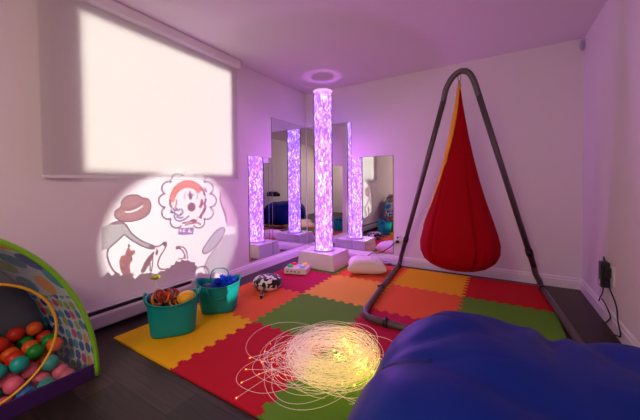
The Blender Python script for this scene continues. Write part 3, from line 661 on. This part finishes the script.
# front panel: upper printed band, lower see-through mesh, around the round opening
OC, OR = (.18, .35), .277
def front_rows(a0, a1, m_=24):
    rr = []
    for i in range(9):
        k = i / 8; r = []
        for j in range(m_ + 1):
            a = a0 + (a1 - a0) * j / m_; d = Vector((0, math.cos(a), math.sin(a)))
            inn = Vector((0, OC[0], OC[1])) + d * OR
            # outer: cast the ray to the arch or to the floor line
            t = 0; p = inn.copy()
            for _ in range(400):
                p2 = p + d * .003
                if p2.z < .012 or (p2.y / (Wf - .004)) ** 2 + (p2.z / (Hf - .004)) ** 2 > 1: break
                p = p2
            q = inn.lerp(p, k); q.x = -.02 * math.sin(k * PI) - .012 * (1 - k); r.append(q)
        rr.append(r)
    return rr
fuv = lambda R: (lambda i, j: (R[i][j].y + .013, R[i][j].z + .02))
ms_ = bpy.data.materials.new('sheer_mesh'); ms_.use_nodes = True; nt = ms_.node_tree; b = nt.nodes['Principled BSDF']; b.inputs['Base Color'].default_value = (.65, .70, .75, 1); b.inputs['Roughness'].default_value = .7
tp = nt.nodes.new('ShaderNodeBsdfTransparent'); mx = nt.nodes.new('ShaderNodeMixShader'); mx.inputs[0].default_value = .94
nt.links.new(b.outputs[0], mx.inputs[1]); nt.links.new(tp.outputs[0], mx.inputs[2]); nt.links.new(mx.outputs[0], nt.nodes['Material Output'].inputs[0])
rl = front_rows(0, 2 * PI, 96); solid(obj('mesh_panel', grid_mesh(rl, fuv(rl)), ms_, tn, label='sheer see-through front panel'), .0008)
bm = nb(); tube(bm, [arch_pt(0, Wf, Hf, PI * j / 60) + Vector((0, 0, .012)) for j in range(61)], .012, 10); obj('green_rim', bm, mat('green_binding', (.20, .55, .01), .5), tn)
bm = nb(); tube(bm, [(-.010, OC[0] + OR * math.cos(2 * PI * j / 60), OC[1] + OR * math.sin(2 * PI * j / 60)) for j in range(60)], .0062, 8, closed=True); obj('yellow_ring', bm, mat('yellow_binding', (.80, .42, .02), .5), tn)
bm = nb(); box(bm, (-.006, 0, .040), (.012, 2 * Wf - .03, .08), bev=.003); obj('purple_band', bm, mat('purple_fabric', (.04, .006, .10), .6), tn)
bm = nb(); box(bm, (-.23, 0, .007), (.45, 2 * Wf - .12, .006)); obj('tent_floor', bm, mat('tent_floor_fabric', (.05, .06, .15), .7), tn)
bm = nb(); tube(bm, [arch_pt(-.46, Wf - .06, Hf - .12, PI * j / 50) + Vector((0, 0, .008)) for j in range(51)], .008, 8); obj('rear_rim', bm, mat('blue_binding', (.01, .14, .36), .5), tn)
# balls
bc = dict(red=(.62, .03, .012), orange=(.75, .12, .015), green=(.01, .25, .03), yellow=(.80, .52, .08), pink=(.68, .12, .20), teal=(.01, .36, .30), blue=(.01, .16, .50))
BR = .037; rnd = random.Random(21); proto = {}
for cn, col in bc.items():
    bm = nb(); sphere(bm, (0, 0, 0), BR, 24, 14); me = bpy.data.meshes.new('play_ball'); bmesh.ops.recalc_face_normals(bm, faces=bm.faces); bm.to_mesh(me); bm.free(); me.materials.append(mat('ball_' + cn, col, .42, spec=.4)); proto[cn] = me
cnt = 0
rowname = ['front row', 'second row', 'third row', 'fourth row', 'fifth row', 'last row']
for layer in range(4):
    for ix in range(5):
        for iy in range(8):
            x = .562 - ix * .0775 - (layer % 2) * .018; y = -3.095 - iy * .0775 - (layer % 2) * .035
            hmax = 1 + ix * .52 + (.6 if iy > 1 else 0)
            if layer >= hmax or layer > 3: continue
            if layer % 2 and (ix == 5): continue
            if ((y - TY) / .545) ** 2 + ((.05 + layer * .056) / .8) ** 2 > .97: continue
            if iy > 6 and layer < 1: continue
            front = ix < 2
            cn = rnd.choice(['yellow', 'pink', 'teal', 'pink', 'yellow', 'teal', 'blue']) if front else rnd.choice(['red', 'orange', 'red', 'orange', 'red', 'green', 'orange'])
            z = .012 + BR + layer * .0625
            o = bpy.data.objects.new('play_ball', proto[cn]); C.objects.link(o); o.location = (x + rnd.uniform(-.0015, .0015), y + rnd.uniform(-.0015, .0015), z)
            lv = ['bottom layer', 'second layer', 'third layer', 'top layer'][layer]
            tag(o, '%s play ball, %s, %s, %s from the dotted wall' % (cn, rowname[ix], lv, ['first', 'second', 'third', 'fourth', 'fifth', 'sixth', 'seventh', 'eighth', 'ninth'][iy]), 'ball', 'balls in the ball pit tent'); cnt += 1
print('balls', cnt)

# ------------------------------------------------------------------ right wall socket with adapter and leads
ou = thing('power_outlet', 'white outlet plate with black adapters on the right wall', 'outlet', (RX, -.825, .268))
bm = nb(); box(bm, (-.004, -.04, .105), (.008, .085, .14), bev=.003); obj('face_plate', bm, white_p, ou)
bm = nb(); box(bm, (-.032, .020, .095), (.050, .070, .185), bev=.008); ad = obj('adapter', bm, black_p, ou)
bm = nb(); box(bm, (-.026, -.028, .12), (.036, .03, .07), bev=.006); obj('small_plug', bm, black_p, ou)
bm = nb(); tube(bm, spline([(-.03, .035, .18), (-.035, .03, .215), (-.035, .01, .22), (-.03, 0, .18)], 6), .0035, 6); obj('cord_loop', bm, black_p, ou)
bm = nb(); box(bm, (-.0575, .020, .035), (.002, .020, .035)); obj('rating_label', bm, white_p, ad)
for pts in ([(-.035, .02, .01), (-.030, .05, -.03), (-.024, .10, -.075), (-.024, .15, -.12), (-.026, .165, -.15)],
            [(-.023, .11, -.115), (-.023, .03, -.125), (-.023, -.05, -.15), (-.026, -.10, -.175), (-.030, -.07, -.21), (-.036, -.02, -.255)],
            [(-.030, -.025, .065), (-.022, -.07, .01), (-.012, -.12, -.045), (-.010, -.16, -.09), (-.020, -.22, -.145), (-.030, -.31, -.21), (-.036, -.25, -.235), (-.040, -.20, -.258)]):
    bm = nb(); tube(bm, spline(pts, 8), .0045, 8); obj('cord', bm, black_p, ou)
# motion sensor high in the corner
sn = thing('motion_sensor', 'small oval sensor high up in the far right corner', 'sensor', (RX - .022, -.03, 2.27))
bm = nb(); sphere(bm, (0, 0, .055), .02, 16, 12, (.8, 1, 2.6)); obj('housing', bm, mat('sensor_plastic', (.45, .42, .58), .5), sn)
bm = nb(); box(bm, (.012, .012, .055), (.018, .02, .06), bev=.003); obj('mount', bm, white_p, sn)

# ------------------------------------------------------------------ slide projector bracketed to the right wall
ax = (AIM - PROJ).normalized(); sd = ax.cross(Vector((0, 0, 1))).normalized(); upv = sd.cross(ax)
pj = thing('slide_projector', 'black slide projector bracketed to the right wall above the beanbag, throwing the clown picture', 'projector', (PROJ.x, PROJ.y, 0))
def P2(a, s, u): return PROJ - Vector((PROJ.x, PROJ.y, 0)) + ax * a + sd * s + upv * u
def pbox(bm, a0, a1, s0, s1, u0, u1):
    v = [bm.verts.new(P2(a, s, u)) for a in (a0, a1) for s, u in ((s0, u0), (s1, u0), (s1, u1), (s0, u1))]
    for f in ((0, 1, 2, 3), (7, 6, 5, 4), (0, 4, 5, 1), (1, 5, 6, 2), (2, 6, 7, 3), (3, 7, 4, 0)): bm.faces.new([v[i] for i in f])
bm = nb()
pbox(bm, -.22, -.02, -.09, .09, -.06, .07); obj('body', bm, black_p, pj)
bm = nb()
for q in ((-.044, -.040, -.044, .044), (.040, .044, -.044, .044), (-.040, .040, -.044, -.040), (-.040, .040, .040, .044)): pbox(bm, -.02, .13, q[0], q[1], q[2], q[3])
obj('lens_hood', bm, black_p, pj)
bm = nb(); box(bm, (RX - PROJ.x - .006, 0, PROJ.z), (.012, .14, .12), bev=.003); obj('wall_plate', bm, dark_metal, pj)
bm = nb(); tube(bm, [(RX - PROJ.x - .01, 0, PROJ.z - .02), (.16, .04, PROJ.z - .02)], .016, 10); obj('mount_arm', bm, dark_metal, pj)
def gel(col):
    key = 'gel_%d_%d_%d' % tuple(int(c * 100) for c in col)
    if key in MC: return MC[key]
    m = bpy.data.materials.new(key); m.use_nodes = True; nt = m.node_tree; nt.nodes.clear()
    o = nt.nodes.new('ShaderNodeOutputMaterial'); t = nt.nodes.new('ShaderNodeBsdfTransparent'); t.inputs[0].default_value = (*[c ** 1.75 for c in col], 1); nt.links.new(t.outputs[0], o.inputs[0]); MC[key] = m; return m
ART = [
["hat",[0.5,0.33,0.27],"poly",[[[-2.561,0.883],[-2.555,0.927],[-2.524,0.957],[-2.482,0.969],[-2.439,0.965],[-2.406,0.943],[-2.366,0.935],[-2.341,0.902],[-2.339,0.856],[-2.363,0.804],[-2.415,0.774],[-2.481,0.762],[-2.543,0.765],[-2.588,0.787],[-2.607,0.816],[-2.603,0.848],[-2.581,0.868]],[[-2.539,0.845],[-2.506,0.841],[-2.457,0.853],[-2.419,0.873],[-2.398,0.886],[-2.403,0.872],[-2.445,0.843],[-2.495,0.829],[-2.532,0.833]]]],
["hat outline",[0.22,0.12,0.1],"line",[[-2.561,0.883],[-2.555,0.927],[-2.524,0.957],[-2.482,0.969],[-2.439,0.965],[-2.406,0.943],[-2.366,0.935],[-2.341,0.902],[-2.339,0.856],[-2.363,0.804],[-2.415,0.774],[-2.481,0.762],[-2.543,0.765],[-2.588,0.787],[-2.607,0.816],[-2.603,0.848],[-2.581,0.868],[-2.561,0.883]],0.0035],
["hat crease",[0.28,0.16,0.13],"line",[[-2.561,0.881],[-2.531,0.859],[-2.495,0.858],[-2.446,0.875],[-2.406,0.905],[-2.404,0.94]],0.003],
["coat",[0.55,0.62,0.6],"poly",[[[-2.697,0.739],[-2.632,0.759],[-2.583,0.77],[-2.549,0.755],[-2.524,0.724],[-2.499,0.675],[-2.452,0.622],[-2.386,0.57],[-2.322,0.534],[-2.317,0.512],[-2.352,0.516],[-2.42,0.553],[-2.484,0.604],[-2.515,0.632],[-2.546,0.66],[-2.576,0.637],[-2.616,0.605],[-2.655,0.575],[-2.701,0.568]]]],
["coat outline",[0.12,0.12,0.16],"line",[[-2.632,0.759],[-2.583,0.77],[-2.549,0.755],[-2.524,0.724],[-2.499,0.675],[-2.452,0.622],[-2.386,0.57],[-2.322,0.534],[-2.317,0.512],[-2.352,0.516],[-2.42,0.553],[-2.484,0.604],[-2.515,0.632],[-2.546,0.66],[-2.576,0.637],[-2.616,0.605],[-2.655,0.575]],0.0035],
["cuff",[0.25,0.2,0.22],"poly",[[[-2.357,0.547],[-2.316,0.531],[-2.311,0.508],[-2.355,0.516]]]],
["collar",[0.45,0.42,0.4],"poly",[[[-2.651,0.761],[-2.603,0.774],[-2.549,0.76],[-2.529,0.741],[-2.564,0.749],[-2.613,0.746]]]],
["leg line",[0.25,0.18,0.2],"line",[[-2.655,0.575],[-2.665,0.534],[-2.659,0.49],[-2.641,0.432],[-2.621,0.394],[-2.583,0.356]],0.004],
["ground",[0.015,0.008,0.01],"poly",[[[-2.944,0.288],[-2.689,0.378],[-2.663,0.401],[-2.637,0.363],[-2.61,0.387],[-2.583,0.349],[-2.54,0.36],[-2.504,0.335],[-2.475,0.295],[-2.436,0.325],[-2.357,0.312],[-2.299,0.287],[-2.272,0.306],[-2.228,0.295],[-2.219,0.319],[-2.182,0.31],[-2.172,0.334],[-2.144,0.327],[-2.125,0.359],[-2.086,0.341],[-2.066,0.364],[-2.036,0.339],[-2.005,0.341],[-1.974,0.315],[-1.932,0.305],[-1.932,0.276],[-1.911,0.261],[-1.923,0.225],[-1.935,0.17],[-1.936,0.103],[-1.918,-0.068],[-1.857,-0.388],[-2.958,-0.311]]]],
["dog",[0.5,0.2,0.08],"poly",[[[-2.517,0.565],[-2.503,0.532],[-2.47,0.525],[-2.471,0.498],[-2.496,0.487],[-2.492,0.446],[-2.507,0.432],[-2.512,0.4],[-2.503,0.335],[-2.532,0.348],[-2.543,0.329],[-2.572,0.37],[-2.583,0.417],[-2.585,0.467],[-2.569,0.503],[-2.544,0.503],[-2.536,0.535]]]],
["dog mark",[0.15,0.05,0.04],"line",[[-2.528,0.516],[-2.513,0.496],[-2.529,0.48]],0.005],
["dog mark",[0.15,0.05,0.04],"line",[[-2.56,0.456],[-2.545,0.441],[-2.536,0.405]],0.005],
["dog mark",[0.15,0.05,0.04],"line",[[-2.571,0.414],[-2.552,0.387],[-2.531,0.387]],0.005],
["dog mark",[0.15,0.05,0.04],"line",[[-2.512,0.558],[-2.517,0.582]],0.005],
["dog mark",[0.15,0.05,0.04],"line",[[-2.503,0.483],[-2.496,0.447]],0.005],
["leaf",[0.2,0.1,0.09],"poly",[[[-2.313,0.49],[-2.333,0.43],[-2.357,0.391],[-2.397,0.333],[-2.423,0.323],[-2.431,0.349],[-2.403,0.405],[-2.368,0.452],[-2.329,0.482]]]],
["pad",[0.28,0.14,0.11],"poly",[[[-2.302,0.509],[-2.29,0.498],[-2.281,0.475],[-2.289,0.452],[-2.304,0.448],[-2.31,0.465],[-2.303,0.482]]]],
["stick",[0.2,0.13,0.13],"line",[[-2.313,0.523],[-2.267,0.524],[-2.229,0.542],[-2.217,0.525],[-2.222,0.497],[-2.244,0.464],[-2.269,0.432],[-2.285,0.392],[-2.29,0.363],[-2.274,0.328],[-2.241,0.313],[-2.208,0.311]],0.004],
["stick",[0.2,0.13,0.13],"line",[[-2.242,0.532],[-2.219,0.54],[-2.22,0.509]],0.009],
["stick",[0.2,0.13,0.13],"line",[[-2.355,0.396],[-2.354,0.324]],0.004],
["stick",[0.2,0.13,0.13],"line",[[-2.327,0.481],[-2.337,0.356],[-2.357,0.301]],0.003],
["tail",[0.25,0.18,0.18],"line",[[-2.123,0.476],[-2.104,0.478],[-2.07,0.452],[-2.049,0.424],[-2.035,0.388],[-2.039,0.355]],0.004],
["tail",[0.25,0.18,0.18],"line",[[-2.118,0.477],[-2.076,0.48],[-2.041,0.46],[-2.017,0.417],[-2.01,0.349]],0.004],
["tail",[0.25,0.18,0.18],"line",[[-2.123,0.478],[-2.083,0.476]],0.009],
["tail",[0.25,0.18,0.18],"line",[[-2.106,0.37],[-2.085,0.372],[-2.05,0.368],[-2.041,0.402]],0.003],
["cloud edge",[0.22,0.18,0.3],"line",[[-1.931,1.132],[-1.912,1.149],[-1.888,1.159],[-1.862,1.16],[-1.837,1.152],[-1.818,1.136],[-1.807,1.115],[-1.807,1.091],[-1.817,1.069]],0.0045],
["cloud edge",[0.22,0.18,0.3],"line",[[-1.817,1.069],[-1.789,1.076],[-1.76,1.074],[-1.734,1.061],[-1.715,1.041],[-1.707,1.017],[-1.711,0.991],[-1.726,0.969],[-1.75,0.954]],0.0045],
["cloud edge",[0.22,0.18,0.3],"line",[[-1.75,0.954],[-1.72,0.948],[-1.694,0.932],[-1.676,0.91],[-1.67,0.883],[-1.677,0.857],[-1.696,0.836],[-1.722,0.824],[-1.753,0.821]],0.0045],
["cloud edge",[0.22,0.18,0.3],"line",[[-1.753,0.821],[-1.73,0.803],[-1.715,0.779],[-1.712,0.754],[-1.722,0.73],[-1.741,0.712],[-1.768,0.702],[-1.797,0.703],[-1.825,0.713]],0.0045],
["cloud edge",[0.22,0.18,0.3],"line",[[-1.825,0.713],[-1.816,0.689],[-1.817,0.666],[-1.828,0.645],[-1.848,0.632],[-1.873,0.626],[-1.9,0.63],[-1.923,0.643],[-1.941,0.661]],0.0045],
["cloud edge",[0.22,0.18,0.3],"line",[[-2.064,0.677],[-2.08,0.663],[-2.102,0.657],[-2.125,0.66],[-2.146,0.67],[-2.161,0.687],[-2.17,0.708],[-2.17,0.729],[-2.161,0.748]],0.0045],
["cloud edge",[0.22,0.18,0.3],"line",[[-2.161,0.748],[-2.184,0.744],[-2.206,0.749],[-2.226,0.761],[-2.239,0.78],[-2.245,0.801],[-2.242,0.823],[-2.231,0.841],[-2.213,0.853]],0.0045],
["cloud edge",[0.22,0.18,0.3],"line",[[-2.213,0.853],[-2.236,0.859],[-2.254,0.873],[-2.266,0.892],[-2.27,0.914],[-2.265,0.936],[-2.253,0.953],[-2.233,0.965],[-2.211,0.969]],0.0045],
["cloud edge",[0.22,0.18,0.3],"line",[[-2.211,0.969],[-2.228,0.983],[-2.238,1.002],[-2.24,1.024],[-2.234,1.045],[-2.219,1.062],[-2.199,1.073],[-2.176,1.075],[-2.154,1.069]],0.0045],
["cloud edge",[0.22,0.18,0.3],"line",[[-2.154,1.069],[-2.162,1.089],[-2.161,1.11],[-2.152,1.129],[-2.135,1.144],[-2.114,1.153],[-2.091,1.153],[-2.07,1.145],[-2.054,1.13]],0.0045],
["cloud edge",[0.22,0.18,0.3],"line",[[-2.054,1.13],[-2.049,1.151],[-2.035,1.169],[-2.016,1.181],[-1.992,1.187],[-1.969,1.183],[-1.948,1.172],[-1.935,1.154],[-1.931,1.132]],0.0045],
["hair",[0.92,0.42,0.2],"poly",[[[-2.178,0.879],[-2.177,0.915],[-2.17,0.951],[-2.157,0.984],[-2.139,1.015],[-2.115,1.041],[-2.087,1.063],[-2.055,1.079],[-2.021,1.089],[-1.984,1.092],[-1.947,1.088],[-1.911,1.076],[-1.877,1.058],[-1.847,1.032],[-1.821,1.001],[-1.881,0.963],[-1.898,0.981],[-1.918,0.996],[-1.94,1.007],[-1.963,1.014],[-1.986,1.017],[-2.01,1.016],[-2.032,1.011],[-2.053,1.003],[-2.073,0.991],[-2.09,0.976],[-2.104,0.959],[-2.115,0.939],[-2.123,0.918],[-2.127,0.896]]]],
["hair curl",[0.55,0.12,0.08],"line",[[-2.158,0.938],[-2.163,0.949],[-2.161,0.96],[-2.152,0.969],[-2.14,0.972],[-2.128,0.968],[-2.12,0.959],[-2.118,0.947],[-2.124,0.936]],0.003],
["hair curl",[0.55,0.12,0.08],"line",[[-2.131,0.998],[-2.132,1.01],[-2.125,1.02],[-2.113,1.026],[-2.1,1.024],[-2.09,1.017],[-2.086,1.005],[-2.09,0.993],[-2.099,0.985]],0.003],
["hair curl",[0.55,0.12,0.08],"line",[[-2.085,1.044],[-2.08,1.055],[-2.069,1.063],[-2.056,1.064],[-2.044,1.058],[-2.038,1.047],[-2.039,1.035],[-2.047,1.025],[-2.059,1.02]],0.003],
["hair curl",[0.55,0.12,0.08],"line",[[-2.023,1.069],[-2.014,1.078],[-2.0,1.081],[-1.987,1.078],[-1.978,1.068],[-1.977,1.056],[-1.983,1.044],[-1.995,1.037],[-2.008,1.037]],0.003],
["hair curl",[0.55,0.12,0.08],"line",[[-1.955,1.068],[-1.942,1.073],[-1.927,1.072],[-1.916,1.064],[-1.912,1.051],[-1.916,1.039],[-1.927,1.03],[-1.941,1.028],[-1.954,1.033]],0.003],
["hair curl",[0.55,0.12,0.08],"line",[[-1.895,1.043],[-1.88,1.044],[-1.867,1.038],[-1.859,1.027],[-1.86,1.014],[-1.869,1.003],[-1.882,0.998],[-1.897,1.0],[-1.908,1.009]],0.003],
["hair end",[0.45,0.2,0.2],"line",[[-2.169,0.92],[-2.166,0.869],[-2.151,0.842]],0.006],
["hair end",[0.6,0.3,0.25],"line",[[-2.108,0.917],[-2.109,0.878],[-2.124,0.84]],0.004],
["nose",[0.25,0.1,0.13],"poly",[[[-1.913,0.833],[-1.918,0.813],[-1.933,0.798],[-1.953,0.792],[-1.974,0.796],[-1.991,0.809],[-2.0,0.828],[-2.0,0.849],[-1.991,0.866],[-1.974,0.878],[-1.953,0.879],[-1.933,0.872],[-1.918,0.856]]]],
["eye mark",[0.25,0.12,0.18],"poly",[[[-1.978,1.002],[-1.96,0.971],[-1.946,0.929],[-1.957,0.905],[-1.98,0.911],[-1.985,0.944]]]],
["brow",[0.45,0.42,0.55],"line",[[-2.001,0.958],[-1.979,0.944],[-1.945,0.957],[-1.933,0.943]],0.004],
["brow",[0.45,0.42,0.55],"line",[[-2.015,0.979],[-2.03,0.946],[-2.021,0.913]],0.0025],
["brow",[0.45,0.42,0.55],"line",[[-1.909,0.983],[-1.887,0.948],[-1.903,0.907]],0.0025],
["mouth",[0.45,0.1,0.12],"poly",[[[-1.976,0.714],[-1.95,0.721],[-1.915,0.715],[-1.892,0.698],[-1.924,0.681],[-1.962,0.69]]]],
["stroke",[0.45,0.12,0.14],"line",[[-1.84,0.904],[-1.849,0.855],[-1.87,0.822]],0.01],
["stroke",[0.35,0.12,0.15],"line",[[-1.798,0.909],[-1.807,0.867],[-1.832,0.854]],0.007],
["stroke",[0.4,0.12,0.14],"line",[[-1.805,0.845],[-1.817,0.796],[-1.851,0.75],[-1.863,0.716]],0.01],
["stroke",[0.5,0.15,0.15],"line",[[-1.845,1.016],[-1.822,0.981],[-1.806,0.938]],0.007],
["stroke",[0.35,0.15,0.2],"line",[[-1.813,1.016],[-1.785,0.973]],0.006],
["stroke",[0.4,0.2,0.25],"line",[[-2.057,0.693],[-1.999,0.697],[-1.969,0.7]],0.005],
["stroke",[0.5,0.3,0.35],"line",[[-2.029,0.674],[-1.97,0.68],[-1.892,0.678],[-1.861,0.653]],0.005],
["stroke",[0.25,0.3,0.5],"line",[[-2.164,0.83],[-2.151,0.81],[-2.168,0.803],[-2.131,0.796],[-2.098,0.771],[-2.055,0.776]],0.005],
["stroke",[0.25,0.3,0.5],"line",[[-2.144,0.842],[-2.124,0.812],[-2.11,0.839],[-2.097,0.812],[-2.075,0.83]],0.005],
["stroke",[0.35,0.4,0.6],"line",[[-2.068,0.83],[-2.048,0.795],[-2.077,0.778]],0.006],
["stroke",[0.3,0.35,0.55],"line",[[-2.132,0.783],[-2.126,0.744],[-2.092,0.718],[-2.042,0.722],[-1.983,0.756]],0.005],
["stroke",[0.35,0.4,0.6],"line",[[-2.112,0.762],[-2.077,0.745],[-2.042,0.748]],0.006],
["ear",[0.5,0.45,0.55],"line",[[-1.818,0.97],[-1.804,0.922],[-1.802,0.873],[-1.812,0.826],[-1.833,0.783],[-1.863,0.748],[-1.901,0.723]],0.003],
["card",[0.36,0.27,0.6],"poly",[[[-2.089,0.66],[-2.037,0.647],[-1.988,0.643],[-1.935,0.64],[-1.947,0.573],[-2.038,0.583],[-2.102,0.596]],[[-2.079,0.644],[-2.065,0.642],[-2.067,0.613],[-2.081,0.615]],[[-2.049,0.638],[-2.022,0.636],[-2.023,0.631],[-2.038,0.631],[-2.039,0.618],[-2.025,0.614],[-2.028,0.607],[-2.051,0.612]],[[-1.989,0.632],[-1.981,0.631],[-1.985,0.611],[-1.959,0.6],[-1.961,0.592],[-2.003,0.604]]]],
["sleeve",[0.6,0.66,0.7],"poly",[[[-1.592,0.597],[-1.568,0.563],[-1.589,0.51],[-1.661,0.434],[-1.75,0.378],[-1.818,0.363],[-1.847,0.383],[-1.833,0.423],[-1.765,0.496],[-1.676,0.571]]]],
["sleeve outline",[0.2,0.2,0.28],"line",[[-1.592,0.597],[-1.568,0.563],[-1.589,0.51],[-1.661,0.434],[-1.75,0.378],[-1.818,0.363],[-1.847,0.383],[-1.833,0.423],[-1.765,0.496],[-1.676,0.571],[-1.592,0.597]],0.0035],
["gown",[0.66,0.7,0.71],"poly",[[[-1.575,0.508],[-1.427,0.504],[-1.352,0.038],[-1.823,0.164],[-1.838,0.225],[-1.817,0.274],[-1.782,0.323],[-1.697,0.397]]]],
["gown edge",[0.3,0.3,0.35],"line",[[-1.697,0.389],[-1.775,0.322],[-1.81,0.268],[-1.83,0.208]],0.003],
["figure",[0.8,0.64,0.76],"poly",[[[-1.631,0.976],[-1.603,0.998],[-1.556,0.982],[-1.418,0.947],[-1.425,0.583],[-1.545,0.598],[-1.562,0.692],[-1.612,0.818],[-1.629,0.894]]]],
["figure edge",[0.4,0.25,0.4],"line",[[-1.609,0.953],[-1.623,0.893],[-1.597,0.817],[-1.561,0.738],[-1.544,0.644]],0.005]]

mats = []; bm = nb()
def to_slide(y, z, i):
    d = Vector((0, y, z)) - PROJ; dist = .110 + i * .00003; k = dist / d.dot(ax); p = PROJ + d * k
    return p - Vector((PROJ.x, PROJ.y, 0))
for i, a in enumerate(ART):
    m = gel(a[1])
    if m not in mats: mats.append(m)
    mi = mats.index(m)
    if a[2] == 'poly':
        loops = [[Vector((y, z, 0)) for y, z in lp] for lp in a[3]]; flat = [p for lp in loops for p in lp]; vs = [bm.verts.new(to_slide(p.x, p.y, i)) for p in flat]
        for t in tessellate_polygon(loops):
            try: bm.faces.new([vs[q] for q in t]).material_index = mi
            except ValueError: pass
    else:
        pts = [Vector((y, z)) for y, z in a[3]]; hw_ = a[4] * 1.6
        if len(pts) > 2: sp = spline([(p.x, p.y, 0) for p in pts], 4); pts = [Vector((p.x, p.y)) for p in sp]
        L_, R__ = [], []
        for q, p in enumerate(pts):
            t = pts[min(q + 1, len(pts) - 1)] - pts[max(q - 1, 0)]
            if t.length < 1e-6: t = Vector((1, 0))
            t.normalize(); nn = Vector((-t.y, t.x)) * hw_
            L_.append(bm.verts.new(to_slide(p.x + nn.x, p.y + nn.y, i))); R__.append(bm.verts.new(to_slide(p.x - nn.x, p.y - nn.y, i)))
        for q in range(len(pts) - 1): bm.faces.new((L_[q], R__[q], R__[q + 1], L_[q + 1])).material_index = mi
me = bpy.data.meshes.new('slide_film'); bm.to_mesh(me); bm.free()
for m in mats: me.materials.append(m)
o = bpy.data.objects.new('slide_film', me); C.objects.link(o); o.parent = pj; o['label'] = 'coloured picture film in the hood'
l = bpy.data.lights.new('projector_bulb', 'SPOT'); l.energy = 135; l.color = (1, .98, .93); l.spot_size = math.radians(25.8); l.spot_blend = .3; l.shadow_soft_size = 0.0
o = bpy.data.objects.new('projector_bulb', l); C.objects.link(o); o.parent = pj; o.location = PROJ - Vector((PROJ.x, PROJ.y, 0)); o.rotation_euler = ax.to_track_quat('-Z', 'Y').to_euler()
